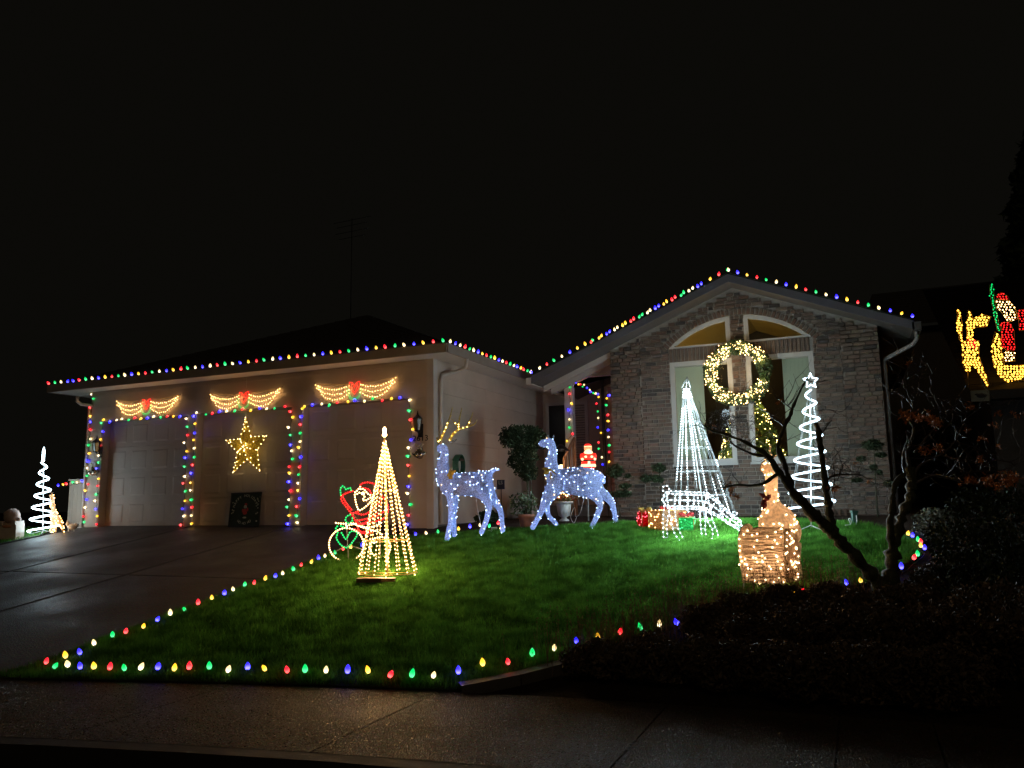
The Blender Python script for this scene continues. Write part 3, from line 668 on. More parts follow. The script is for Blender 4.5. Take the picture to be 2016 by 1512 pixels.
# vertical blinds behind the tall windows
BLM = mat('pale green blind fabric', (.50, .54, .42), .8, .06, 3)
for (a, b, side) in ((WL[0] + .05, WL[0] + .60, 'left'), (WR[1] - .56, WR[1] - .05, 'right')):
    t = thing('vertical_blinds', 'pale green vertical blinds in the tall window behind the %s' % ('white cone tree' if side == 'left' else 'star-topped spiral tree'), 'blinds', (a, B + .22, WB))
    n = 7; pw = (b - a) / n
    for i in range(n):
        m2 = MB(); x = a + i * pw; m2.prism([(x, B + .20, WB + .02), (x + pw * .96, B + .225, WB + .02), (x + pw * .98, B + .229, WB + .02), (x + pw * .02, B + .204, WB + .02)], (0, 0, WT - WB - .1)); m2.build('slat', BLM, t, world=True)
    m2 = MB(); m2.box((a, B + .19, WT - .08), (b if side == 'right' else a + 1.1, B + .25, WT - .03)); m2.build('headrail', TRIM, t, world=True)
# ================================================================= COLOURED BULB STRINGS
def c9mesh(k):
    m2 = MB(); m2.lathe([(.010, -.030), (.012, -.004)], n=7, mi=1)
    m2.lathe([(.012, -.004), (.020, .008), (.0235, .022), (.021, .036), (.013, .052), (.003, .064)], n=8, mi=0)
    me = bpy.data.meshes.new('bulb'); me.from_pydata([tuple(v) for v in m2.v], [], m2.f); me.materials.append(E[k]); me.materials.append(WIREG)
    me.polygons.foreach_set('material_index', m2.m); me.polygons.foreach_set('use_smooth', [True] * len(m2.f)); return me
C9 = {k: c9mesh(k) for k in 'RGBYW'}
def c9_string(label, pts, cols, aim, group=None, jit=.25, wire_off=(0, 0, -.03), rng=random, sc=1.0):
    pts = [Vector(p) for p in pts]; root = thing('light_string', label, 'string lights', pts[0], 0, group)
    off = Vector(wire_off); wp = []
    for a, b in zip(pts, pts[1:]):
        wp += [a + off, a.lerp(b, .5) + off + Vector((0, 0, -.012))]
    wp.append(pts[-1] + off); m2 = MB(); m2.tube(wp, .0045, 4); m2.build('cord', WIREG, root, world=True)
    for i, p in enumerate(pts):
        A = aim(i) if callable(aim) else Vector(aim); A = (A + Vector((rng.gauss(0, jit), rng.gauss(0, jit), rng.gauss(0, jit * .6)))).normalized()
        q = A.to_track_quat('Z', 'Y').to_euler(); s1 = sc * rng.uniform(.88, 1.1); link('bulb', C9[cols[i % len(cols)]], root, loc=p - pts[0], rot=q, scale=(s1, s1, s1 * rng.uniform(.9, 1.08)))
    return root
def lineup(a, b, n, sag=0): a, b = Vector(a), Vector(b); return [a.lerp(b, (i + .0) / (n - 1)) + Vector((0, 0, -sag * 4 * (i / (n - 1)) * (1 - i / (n - 1)))) for i in range(n)]
def jitter(P, s): return [p + Vector((random.gauss(0, s), random.gauss(0, s * .4), random.gauss(0, s))) for p in P]
CYC = 'RGWBY'; R3 = 'string lights on the roof edges'
c9_string('multicoloured bulbs standing along the gutter above the three garage doors', lineup((OX0 + .03, OY0 + .0, EV + .165), (OX1 - .06, OY0 + .0, EV + .165), 52), 'RGWBBRGWBYRGWBYRGWBYRGWBWRGWBYRGWBYRGWBYRGWBYRGWBYRG', (0, -.35, 1), sc=1.0)
c9_string('multicoloured bulbs along the side gutter between garage corner and porch', lineup((OX1 + .01, OY0 + .12, EV + .165), (OX1 + .01, 15.55, EV + .165), 21), 'WBWRGWBYRGYBWRGWBYRGW', (.3, -.3, 1), sc=1.0)
gl = []
for i in range(25):
    t = i / 24; x = -5.93 + t * (RX + 5.93); p = Vector((x, RY - .02, rooftop(x) + .06)); gl.append(p)
    if 6 < i < 21: gl.append(p + Vector((.085, .10, .05)))
c9_string('doubled bulbs climbing the long roof edge from porch to brick gable peak', gl, 'BWRGWBYYRGYYBBWWYYRRGGWWBBYYRRGGWWBBYRG', (0, -.3, 1), sc=1.0)
xs_ = [RX + .02 + (1.05 - RX) * i / 18 for i in range(19)]
c9_string('multicoloured bulbs down the short roof edge right of the brick gable peak', [(x, RY - .02, rooftop(x) + .06) for x in xs_], 'WBYRGWBYRGWBYRGWBYB', (0, -.3, 1), sc=1.0)
# garage door frames
def door_string(k, label, cols_top, cols_l, cols_r):
    a, b = DOORS[k]; y = G - .052; P = []; cols = ''
    zt = GT + .015; n = len(cols_l); P += [Vector((a - .03, y, 1.25 + (zt - 1.32) * i / (n - 1))) for i in range(n)]; cols += cols_l
    n = len(cols_top); P += [Vector((a + .02 + (b - a - .04) * (i + .3) / n, y - .01, zt)) for i in range(n)]; cols += cols_top
    n = len(cols_r); P += [Vector((b + .03, y, zt - .1 - (zt - 1.34) * i / (n - 1))) for i in range(n)] if n else []; cols += cols_r
    A = lambda i: Vector((0, -.55, -.6)) if len(cols_l) <= i < len(cols_l) + len(cols_top) else Vector((random.choice((-.8, .8)), -.12, .2))
    c9_string(label, jitter(P, .016), cols, A, group=None, jit=.18, wire_off=(0, .01, .0))
door_string(0, 'bulbs framing the garage door without star or mat', 'YBWWGRYBWGRYB', 'RYBWGRYBGWRYBG', 'WGRWYBGWRGYBWR')
door_string(1, 'bulbs framing the garage door that carries the gold star', 'WGRBWGRYBWGR', 'YWRGWYBRGWYBYB', 'RYWGBWGRYBRWGYB')
door_string(2, 'bulbs framing the panelled garage door beside the house number', 'YBWGRYBWGRYB', 'WGRBYWGRBYWGRBY', 'WGRYBWGRYBWGRB')
c9_string('bulbs climbing the outer garage corner beside the low side fence', jitter([Vector((GX0 + .02, G - .04, 1.3 + 2.85 * i / 17)) for i in range(18)], .02), 'GRWBYRGWBYGWRBYRGWB', lambda i: Vector((random.choice((-.8, .7)), -.12, .2)), wire_off=(0, .02, 0))
# low fence left of the garage with its own string
t = thing('side_fence', 'low tan board fence closing the gap left of the garage', 'fence', (-16.3, 12.5, 1.2)); fz = hy(150, 946, 12.45).z
for i in range(6):
    m2 = MB(); x = -16.32 + i * .137; m2.box((x, 12.45, 1.15), (x + .132, 12.475, fz)); m2.build('board', SIDING, t, world=True)
m2 = MB(); m2.box((-16.35, 12.43, fz), (-15.5, 12.50, fz + .03)); m2.build('cap_rail', TRIM, t, world=True)
c9_string('short row of bulbs on top of the low side fence', [hy(px, py, 12.42) for px, py in ((114.5, 957), (125, 955), (132, 954), (144, 951), (152, 950.5), (163, 948), (171.5, 945))], 'BYRGWBY', (0, -.5, .8), wire_off=(0, .01, -.02))
# entry
ppx = [(1122, 750, 'W'), (1121, 762, 'G'), (1120, 775, 'R'), (1124, 793, 'Y'), (1119, 806, 'B'), (1121, 825, 'W'), (1120, 841, 'G'), (1127, 853, 'R'), (1116, 867, 'Y')]
c9_string('bulbs hanging down the white porch post above the railing', [hy(x, y, PY - .06) for x, y, c in ppx], ''.join(c for *_, c in ppx), (.3, -.6, -.5), wire_off=(0, .02, 0))
ppx = [(1128, 752, 'W'), (1134, 753, 'B'), (1139, 756, 'Y'), (1143, 756, 'R'), (1150, 757, 'W'), (1147, 761, 'G'), (1156, 763, 'B'), (1161, 767, 'W'), (1164, 771, 'B'), (1168, 773, 'G'), (1174, 774, 'W'), (1178, 775, 'B')]
c9_string('bulbs swagged under the porch beam between the two posts', [hy(x, y, PY + .0 + .02 * i) for i, (x, y, c) in enumerate(ppx)], ''.join(c for *_, c in ppx), (0, -.6, -.4), wire_off=(0, .0, .02), sc=.85)
ppx = [(1179, 781, 'Y'), (1175, 794, 'R'), (1177, 810, 'G'), (1178, 823, 'W'), (1177, 841, 'B'), (1183, 852, 'Y'), (1178, 870, 'R'), (1179, 883, 'G'), (1185, 899, 'W'), (1186, 914, 'B')]
c9_string('bulbs hanging down the thin dark porch post', [hy(x, y, PY + .17) for x, y, c in ppx], ''.join(c for *_, c in ppx), (0, -.7, -.2), wire_off=(0, .02, 0))
ppx = [(1201, 778, 'B'), (1195, 784, 'Y'), (1195, 798, 'G'), (1198, 816, 'R'), (1199, 829, 'Y'), (1198, 846, 'B'), (1199, 860, 'W'), (1201, 876, 'G'), (1200, 890, 'R'), (1200, 908, 'Y')]
c9_string('bulbs hanging down the brown post at the brick corner', [hy(x, y, 15.57) for x, y, c in ppx], ''.join(c for *_, c in ppx), (-.4, -.7, -.2), wire_off=(0, .02, 0))
# bulbs staked along the lawn (traced: pixel, colour)
def ground_bulbs(label, L, sc=1.0, dy=9):
    P = []
    for x, y, c in L:
        p = hg(x, y + dy * (1 if y > 1200 else .75)); P.append(p + Vector((0, 0, .055)))
    return c9_string(label, P, ''.join(c for *_, c in L), (0, 0, 1), jit=.24, wire_off=(0, 0, -.045), sc=sc * .94)
q5 = lambda L: [(x / 2.24, 1020 + y / 2.24, c) for x, y, c in L]
ground_bulbs('bulbs staked along the lawn edge beside the driveway', q5([(200, 648, 'R'), (288, 622, 'Y'), (352, 606, 'B'), (415, 565, 'W'), (495, 527, 'G'), (552, 512, 'R'), (630, 487, 'Y'), (690, 457, 'B'), (750, 430, 'W'), (815, 410, 'G'), (873, 387, 'R'), (933, 364, 'Y'), (988, 344, 'B'), (1028, 325, 'W'), (1078, 305, 'G'), (1120, 296, 'R'), (1168, 277, 'Y'), (1213, 266, 'B'), (1247, 254, 'W'), (1295, 235, 'G'), (1327, 215, 'R'), (1371, 202, 'Y'), (1405, 184, 'B'), (1433, 174, 'W'), (1478, 160, 'G'), (1514, 143, 'R'), (1546, 135, 'Y'), (1596, 125, 'B'), (1650, 112, 'W'), (1700, 106, 'G'), (1745, 104, 'R')]))
q6 = lambda L: [(840 + x / 1.714, 1080 + y / 1.714, c) for x, y, c in L]
ground_bulbs('bulbs staked along the lawn edge beside the sidewalk and around the shrub bed', q5([(235, 670, 'G'), (298, 662, 'W'), (353, 672, 'B'), (414, 672, 'Y'), (481, 676, 'R'), (548, 680, 'G'), (615, 676, 'W'), (693, 676, 'B'), (766, 680, 'Y'), (833, 676, 'R'), (922, 675, 'G'), (1003, 686, 'W'), (1091, 676, 'B'), (1170, 680, 'Y'), (1267, 690, 'R'), (1345, 690, 'G'), (1436, 692, 'W'), (1532, 692, 'B'), (1625, 693, 'Y'), (1717, 713, 'R'), (1815, 711, 'G'), (1910, 715, 'W')]) +
             q6([(107, 430, 'B'), (190, 402, 'Y'), (276, 397, 'R'), (357, 369, 'G'), (430, 350, 'W'), (505, 325, 'B'), (579, 314, 'Y'), (652, 295, 'R'), (725, 279, 'G'), (785, 268, 'W'), (849, 262, 'B'), (920, 240, 'Y'), (985, 226, 'R'), (1047, 215, 'G'), (1112, 198, 'W'), (1168, 185, 'B'), (1233, 175, 'Y'), (1272, 160, 'R'), (1335, 154, 'G'), (1378, 137, 'W'), (1419, 128, 'B'), (1467, 120, 'Y')]))
ground_bulbs('tight curl of bulbs on the ground behind the bare maple trunk', [(1560 + x / 3.024, 680 + y / 3.024, c) for x, y, c in [(653, 1345, 'B'), (724, 1290, 'R'), (750, 1270, 'G'), (790, 1230, 'B'), (768, 1217, 'Y'), (768, 1192, 'R'), (750, 1180, 'G'), (717, 1155, 'B'), (690, 1143, 'Y')]], dy=6)
ground_bulbs('bulbs on the lawn between garage corner and antlered deer', [(820 + x / 4.8, 780 + y / 4.8, c) for x, y, c in [(-5, 1325, 'B'), (95, 1315, 'W'), (205, 1303, 'G'), (295, 1290, 'R'), (398, 1277, 'Y'), (505, 1255, 'B'), (603, 1240, 'W'), (685, 1250, 'G'), (772, 1222, 'R')]], dy=6)

# ================================================================= GARAGE DECORATIONS
def swag(cpx, cpy, label):
    c = hy(cpx, cpy, G - .06); W = .93
    t = thing('swag_light', label, 'swag light', (c.x, G - .06, c.z), 0, 'lit swags above the garage doors')
    fr = MB(); bulbs = []; red = []; grn = []
    for s in (-1, 1):
        fr.tube([(s * .1, 0, .13), (s * W, 0, .20)], .004, 4); fr.tube([(s * W, 0, .20), (s * W, 0, .02)], .004, 4)
        for q, (z0, z1, sag, w1) in enumerate(((.11, .20, .10, W), (.04, .13, .13, W - .03), (-.03, .05, .16, W - .10))):
            pts = [Vector((s * (.13 + (w1 - .13) * i / 18), -.012, z0 + (z1 - z0) * i / 18 - sag * 4 * (i / 18) * (1 - i / 18) * .9 + (.10 if q == 2 and i > 15 else 0) * (i - 15) / 3)) for i in range(19)]
            fr.tube(pts, .004, 4); bulbs += [p + Vector((random.gauss(0, .004), 0, random.gauss(0, .005))) for p in along(pts, .056)]
    heart = [(-.0, .07), (-.05, .16), (-.115, .18), (-.12, .11), (-.085, .04), (-.04, -.02), (0, -.06)]
    for s in (-1, 1):
        p = [Vector((s * a, -.02, b)) for a, b in heart]; fr.tube(p, .004, 4); red += along(p, .026); red += along([Vector((s * a * .55, -.02, b * .8 + .01)) for a, b in heart], .03)
    g = [Vector((.155 * math.sin(a), -.022, -.01 - .175 * math.cos(a) + .02)) for a in np.linspace(-1.9, 1.9, 24)]; fr.tube(g, .004, 4)
    grn = along(g, .024) + along([p * .78 + Vector((0, -.004, -.01)) for p in g], .028)
    fr.build('wire_frame', GOLDM, t); minis('warm_bulbs', [(bulbs, emit('swag bulb', (1.0, .54, .18), 13))], t, .0095); minis('bow_bulbs', [(red, ROPER), (grn, ROPEG)], t, .009)
    cl = MB(); cl.tube([(W, 0, .2), (W + .01, .03, .24)], .004, 4); cl.tube([(-W, 0, .2), (-W - .01, .03, .24)], .004, 4); cl.build('hanging_hook', METD, t)
swag(289, 802, 'lit swag with red bow above the garage door at the outer corner')
swag(481, 789, 'lit swag with red bow above the star-decorated garage door')
swag(699, 770, 'lit swag with red bow above the garage door beside the house number')
# gold star
c = hy(484, 880, G + .08); t = thing('star_light', 'gold wire mesh star with warm bulbs hung on the middle garage door', 'star light', (c.x, G + .08, c.z))
tips = [hy(x, y, G + .08) for x, y in ((484, 822), (525, 858), (512, 927), (459, 930), (446, 867))]; inn = [hy(x, y, G + .08) for x, y in ((495, 860), (507, 886), (487, 904), (468, 890), (473, 864))]
loop = []
for a, b in zip(tips, inn): loop += [a, b]
mb = MB()
for i in range(10): mb.tube([loop[i], loop[(i + 1) % 10]], .006, 4); mb.tube([loop[i], c + Vector((0, -.08, 0))], .005, 4)
mb.build('wire_frame', GOLDM, t, world=True)
fab = MB(); ap = c + Vector((0, -.075, 0))
for i in range(10): fab.add([loop[i], loop[(i + 1) % 10], ap], [(0, 1, 2)])
fab.build('tinsel_panels', shell('gold tinsel mesh', (.80, .62, .12), .5, dark=.6, alpha=.05, nscale=40), t, world=True)
pts = []; ins_ = []
for i in range(10):
    pts += along([loop[i], loop[(i + 1) % 10]], .10); pts += [loop[i].lerp(ap, random.random()) for _ in range(3)]; ins_.append(loop[i].lerp(c + Vector((0, -.03, 0)), random.uniform(.35, .8)))
minis('bulbs', [([p - Vector(t.location) + Vector((0, -.012, 0)) for p in pts], emit('star bulb', (1, .72, .3), 10)), ([p - Vector(t.location) for p in ins_], emit('star inner bulb', (1, .66, .12), 26))], t, .0085)
mb = MB(); mb.tube([tips[0], hy(486, 735, G - .06)], .004, 4); mb.build('hanging_cord', WIREW, t, world=True)
# leaning mat
bl, br, tr, tl = hy(450, 1038, G - .05), hy(511, 1037, G - .05), hy(515, 969, G + .1), hy(459, 971, G + .1)
t = thing('door_mat', 'dark green holiday mat leaning on the middle garage door', 'mat', (bl + br) / 2)
mb = MB(); n_ = (br - bl).cross(tl - bl).normalized(); mb.prism([bl, br, tr, tl], n_ * -.012 if n_.y > 0 else n_ * .012); mb.build('mat_base', mat('dark green pile', (.008, .022, .014), .9, .3, 40), t, world=True)
o_ = (bl + br + tr + tl) / 4; ux = (br - bl).normalized(); uz = ((tl + tr) / 2 - (bl + br) / 2); hh = uz.length; uz.normalize(); un = ux.cross(uz); un = -un if un.y > 0 else un; wd = (br - bl).length
mb = MB(); mb.obox(o_ + uz * (hh / 2 - .015) + un * .02, ux * wd / 2, un * .006, uz * .012); mb.obox(o_ - uz * (hh / 2 - .015) + un * .02, ux * wd / 2, un * .006, uz * .012)
mb.obox(o_ + ux * (wd / 2 - .015) + un * .02, ux * .012, un * .006, uz * hh / 2); mb.obox(o_ - ux * (wd / 2 - .015) + un * .02, ux * .012, un * .006, uz * hh / 2); mb.build('border', BLACK, t, world=True)
PRW = mat('printed white', (.42, .45, .40), .8, .1); PRR = mat('printed red', (.42, .03, .03), .8, .1)
mb = MB()
def mat_letter(ch, x, z, rot, s): text_into(mb, ch, s, Matrix.Translation(o_ + ux * x + uz * z + un * .016) @ Matrix(((ux.x, uz.x, -un.x * -1, 0), (ux.y, uz.y, un.y, 0), (ux.z, uz.z, un.z, 0), (0, 0, 0, 1))) @ Matrix.Rotation(rot, 4, 'Z'), depth=.001)
for i, ch in enumerate('HAPPY HOLIDAYS'):
    a = math.radians(72 - 144 * i / 13); mat_letter(ch, -math.sin(a) * wd * .36, math.cos(a) * wd * .36 - .02, a, .075)
for i, ch in enumerate('HO HO HO'):
    a = math.radians(-34 + 68 * i / 7); mat_letter(ch, math.sin(a) * wd * .36, -math.cos(a) * wd * .36 - .02, a, .07)
mb.build('lettering', PRW, t, world=True)
mb = MB()
for i in range(16):
    x, z = random.choice((-1, 1)) * random.uniform(.36, .46) * wd, random.uniform(-.44, .44) * hh
    for a in (0, math.pi / 3, 2 * math.pi / 3): mb.obox(o_ + ux * x + uz * z + un * .016, (ux * math.cos(a) + uz * math.sin(a)) * .016, un * .001, (uz * math.cos(a) - ux * math.sin(a)) * .003)
mb.build('snowflakes', PRW, t, world=True, kind='stuff')
mb = MB()
for (x, z, a, b, mi) in ((0, -.07, .055, .085, 1), (0, .05, .04, .04, 0), (.01, .10, .035, .03, 1), (-.055, -.03, .02, .05, 1), (.06, -.01, .02, .05, 1), (0, -.16, .05, .018, 0)): mb.ell(o_ + ux * x + uz * z + un * .015, a, .004, b, 8, mi)
mb.build('printed_figure', [PRW, PRR], t, world=True)
# bells beside the number, and their twin at the outer corner
SILV = mat('tarnished silver', (.45, .40, .33), .25, .2, 30, metal=.9)
for (px, py, lb) in ((826, 883, 'pair of silver bells with a bow hung under the house number'), (185, 920, 'pair of silver bells with a bow hung on the outer garage corner')):
    c = hy(px, py, G - .07); t = thing('bell_ornament', lb, 'bell ornament', c)
    for s in (-1, 1):
        R_ = Matrix.Rotation(s * .7, 3, 'Y'); m2 = MB(); prof = [(.015, .03), (.04, .0), (.055, -.06), (.07, -.12), (.092, -.155)]
        m2.lathe(prof, n=12); m2.v = [Vector((s * .03, 0, -.01)) + R_ @ v for v in m2.v]; m2.build('bell', SILV, t)
    m2 = MB()
    for s in (-1, 1):
        m2.ell((s * .05, -.02, .06), .055, .012, .03, 10, rot=Matrix.Rotation(-s * .5, 3, 'Y')); m2.tube([(0, -.02, .05), (s * .06, -.03, -.02)], .01, 5)
    m2.ell((0, -.03, .05), .018, .018, .018, 8); m2.build('bow', mat('pale ribbon', (.4, .36, .28), .5, .2), t)
    m2 = MB(); m2.tube([(0, 0, .05), (0, .05, .1)], .004, 4); m2.build('hook', METD, t)
# ================================================================= LAWN FIGURES
# ---- warm cone tree of light strands
base = hg(763, 1141); v = VF(base); t = thing('cone_tree', 'warm white cone tree of light strands on a pole, standing alone on the lawn', 'light tree', base, YAW)
top = v.loc(757, 868); Rb = .375; ht = top.z; zb = .06
mb = MB(); mb.tube([(0, 0, 0), (top.x, 0, ht + .02)], .016, 8, 0); mb.build('pole', mat('tan painted pole', (.45, .30, .16), .4, .1), t)
mb = MB(); mb.tube([(Rb * math.cos(a), Rb * math.sin(a), zb + .02) for a in np.linspace(0, 2 * math.pi, 33)[:-1]], .008, 5, closed=True)
for f in (.25, .62, .80): mb.tube([(top.x * f + Rb * (1 - f) * math.cos(a), Rb * (1 - f) * math.sin(a), zb + (ht - zb) * f) for a in np.linspace(0, 2 * math.pi, 25)[:-1]], .004, 4, closed=True)
for a in (0, math.pi / 2): mb.tube([(Rb * math.cos(a), Rb * math.sin(a), zb + .02), (-Rb * math.cos(a), -Rb * math.sin(a), zb + .02)], .007, 5)
mb.build('base_ring', GOLDM, t)
mb = MB(); mb.box((-.33, -.36, .0), (-.02, -.20, .05)); mb.box((-.05, -.34, .0), (.14, -.24, .045)); mb.build('base_board', mat('wet board', (.12, .06, .035), .4, .2), t)
cord = MB(); pts = []; N = 16
for i in range(N):
    a = 2 * math.pi * i / N + .1; p = Vector((Rb * math.cos(a), Rb * math.sin(a), zb)); q = Vector((top.x + .012 * math.cos(a), .012 * math.sin(a), ht)); cord.tube([p, q], .0028, 4)
    ph_ = random.uniform(0, .03); pts += [x + Vector((random.gauss(0, .003), random.gauss(0, .003), 0)) for x in along([p.lerp(q, ph_), q], random.uniform(.048, .054))]
cord.build('strand_cords', GOLDM, t, kind='stuff'); 
for f in (.62, .80): pts += [Vector((top.x * f + Rb * (1 - f) * math.cos(a), Rb * (1 - f) * math.sin(a), zb + (ht - zb) * f)) for a in np.linspace(0, 6.28, 15)]
minis('bulbs', [(pts, WARMC)], t, .0082)
for f in (.12, .3, .5, .7, .9): lamp(t, (top.x * f, -.02, ht * f), 8.0, (1, .60, .24), .12 * (1 - f) + .03)
mb = MB(); tt = v.loc(756, 842); mb.tube([(top.x, 0, ht + .02), (top.x, 0, ht + .06)], .008, 5); mb.build('topper_stem', GOLDM, t)
mb = MB(); mb.lathe([(.012, ht + .05), (.034, ht + .075), (.022, ht + .10), (.026, ht + .16), (.022, tt.z - .02), (.008, tt.z + .01)], (top.x, 0, 0), 8); mb.build('topper', WARMC, t)

# ---- rider on a tricycle, traced in light rope (crop 620,820 x4.2)
base = hg(683, 1105); v = VF(base); t = thing('rope_light_rider', 'rope light outline of a bearded rider in red cap waving from a tricycle', 'rope light figure', base, YAW)
def L(pts): return [v.loc(620 + x / 4.2, 820 + y / 4.2) for x, y in pts]
def circ(cx, cy, rx, ry, n=40): return [(cx + rx * math.cos(a), cy + ry * math.sin(a)) for a in np.linspace(0, 2 * math.pi, n + 1)]
parts = {'wheel': (ROPEC, [circ(260, 1060, 143, 138), circ(540, 1080, 85, 85)]),
 'tricycle_frame': (ROPEC, [[(175, 880), (230, 886), (300, 882), (352, 890)], [(265, 905), (320, 890), (350, 900), (430, 928), (510, 948), (560, 980)], [(350, 900), (420, 915), (500, 905), (560, 870)], [(262, 915), (262, 900), (240, 890)]]),
 'cap': (ROPER, [[(375, 585), (378, 565), (395, 552), (430, 545), (470, 550), (505, 565), (525, 600), (530, 640)], [(400, 592), (430, 597), (455, 615), (470, 650)]]),
 'face': (ROPEC, [[(375, 582), (350, 612), (330, 632), (335, 690), (350, 750), (370, 776), (420, 745), (460, 705), (478, 670)], [(350, 640), (372, 628), (395, 640), (412, 660), (395, 690), (425, 692), (455, 672), (480, 662)], [(378, 600), (400, 598), (440, 640), (475, 655)], circ(397, 636, 9, 8, 8)]),
 'coat': (ROPER, [[(312, 618), (265, 632), (220, 660), (222, 698), (255, 740), (280, 775), (305, 800), (345, 790), (372, 778)], [(305, 800), (322, 835), (340, 870), (370, 890), (410, 880), (450, 855), (490, 815), (520, 790)], [(370, 890), (450, 880), (520, 860), (575, 840), (600, 800), (605, 740), (580, 690), (545, 650)], [(345, 800), (395, 812), (450, 790), (500, 745), (545, 690)], [(232, 668), (262, 720), (312, 782)], [(350, 860), (430, 845), (520, 820), (590, 770)]]),
 'mitten': (ROPEG, [[(215, 650), (210, 605), (222, 580), (238, 576), (252, 600), (268, 600), (285, 588), (298, 598), (300, 622)], [(292, 812), (262, 828), (253, 858), (270, 882), (300, 875), (312, 850), (300, 828)]]),
 'boot': (ROPEG, [[(185, 908), (172, 930), (190, 958), (178, 1000), (200, 1045), (232, 1075), (262, 1084), (292, 1062), (320, 1025), (348, 985), (345, 955), (320, 948), (290, 955), (268, 1000), (252, 1012), (235, 985), (215, 955)], [(215, 905), (240, 915), (262, 940)]]),
 'leg': (ROPER, [[(350, 895), (365, 940), (400, 965), (460, 962), (480, 940)], [(330, 930), (380, 955), (450, 945)]])}
for nm, (mm, lines) in parts.items():
    gp = []; fr = MB()
    for ln in lines:
        P = spline(L(ln), 4) if len(ln) < 30 else L(ln); fr.tube(P, .006, 5); gp += along(P, .036)
    o = fr.build(nm, mat('clear rope tube ' + nm, tuple(.18 * c + .06 for c in (mm.node_tree.nodes['Principled BSDF'].inputs['Emission Color'].default_value[:3])), .3, 0), t); minis('bulbs', [([p + Vector((0, -.004, 0)) for p in gp], mm)], o, (.0145 if mm in (ROPER, ROPEG) else .0125))
fr = MB()
for ln in ([(262, 915), (270, 1060), (278, 1200)], [(268, 1062), (400, 1100)], [(268, 1062), (150, 1130)], [(350, 900), (360, 960), (460, 1100)], [(540, 995), (540, 1190)], [(310, 800), (420, 930)], [(490, 815), (520, 960)]): fr.tube(L(ln), .006, 5)
for X in (277, 540): fr.tube([L([(X, 1190)])[0], L([(X + 2, 1200)])[0] + Vector((0, 0, -.12))], .006, 5)
fr.build('steel_frame', METW, t)

# ---- lit mesh deer
DEERM = shell('ice thread mesh', (.72, .80, 1.0), .6, dark=.36, nscale=75)
def deer(label, cx0, foot_px, N, edges, extra, nled, leg_y):
    base = hg(*foot_px); v = VF(base); k = v.k(); t = thing('lit_deer', label, 'lit deer', base, YAW, 'sparkling deer pair on the lawn')
    pp = lambda x, y, dy=0: v.loc(820 + x / 4.8, 780 + y / 4.8, dy)
    nodes = [(pp(x, y, dy), r / 4.8 * k * (1.16 if r > 60 else 1.04)) for (x, y, r, dy) in N]
    me = skin('body', nodes, edges); me.materials.clear(); me.materials.append(DEERM)
    body = link('body', me, t)
    pts = surf_points(me, nled, off=.006); minis('led_bulbs', [(pts[: int(nled * .95)], ICE), (pts[int(nled * .95):], WARM)], body, .0068)
    ins = []
    for (a, b) in edges:
        pa, ra = nodes[a]; pb, rb = nodes[b]; L_ = (pb - pa).length; n = max(1, int(L_ / .07))
        ins += [pa.lerp(pb, (i + .5) / n) for i in range(n)]
    minis('inner_leds', [(ins, ICEIN)], body, .013)
    extra(t, pp, k)
    return t
def leafm(mb, a, b, wdt, mi=0):
    d = b - a; s = Vector((-d.z, 0, d.x)).normalized() * wdt; mid = a.lerp(b, .45); th = Vector((0, .012, 0))
    mb.add([a, mid + s, b, mid - s, mid + th, mid - th], [(0, 1, 4), (1, 2, 4), (2, 3, 4), (3, 0, 4), (1, 0, 5), (2, 1, 5), (3, 2, 5), (0, 3, 5)], mi)
GOLDR = mat('gold ribbon', (.42, .30, .06), .38, .25, 20, metal=.4)
ANT = shell('clear gold antler', (.75, .62, .25), .5, dark=.6, nscale=50)
def buck_x(t, pp, k):
    mb = MB(); pts = []
    for ln, r in (([(225, 415), (258, 345), (290, 270), (318, 190), (340, 105)], 9), ([(278, 300), (300, 240), (330, 180)], 6), ([(315, 415), (345, 360), (405, 310), (480, 290), (545, 265), (575, 220)], 10), ([(400, 312), (396, 280), (408, 210), (428, 110)], 8), ([(397, 290), (365, 255), (330, 212)], 6), ([(480, 290), (505, 235), (535, 150)], 7), ([(208, 428), (198, 408), (188, 385)], 6)):
        P = spline([pp(x, y, (.07 if ln[0][0] > 300 else -.05)) for x, y in ln], 4); n = len(P); mb.tube(P, [r / 4.8 * k * 1.5 * (1.1 - .85 * i / (n - 1)) for i in range(n)], 6); pts += along(P[: int(n * .62)], .075)
    a = mb.build('antlers', ANT, t); minis('bulbs', [([p + Vector((0, -.014, 0)) for p in pts], GOLDB)], a, .0095)
    mb = MB(); leafm(mb, pp(312, 445, -.05), pp(392, 403, -.09), .026); leafm(mb, pp(300, 440, .06), pp(345, 412, .1), .02); mb.build('ears', DEERM, t, kind='stuff')
    mb = MB(); leafm(mb, pp(300, 745, -.13), pp(372, 700, -.17), .045); leafm(mb, pp(300, 745, -.13), pp(345, 780, -.17), .05); leafm(mb, pp(300, 740, -.13), pp(235, 805, -.13), .016); leafm(mb, pp(300, 740, -.13), pp(330, 665, -.12), .018); mb.ell(pp(302, 745, -.15), .025, .02, .025, 8); mb.build('bow', GOLDR, t)
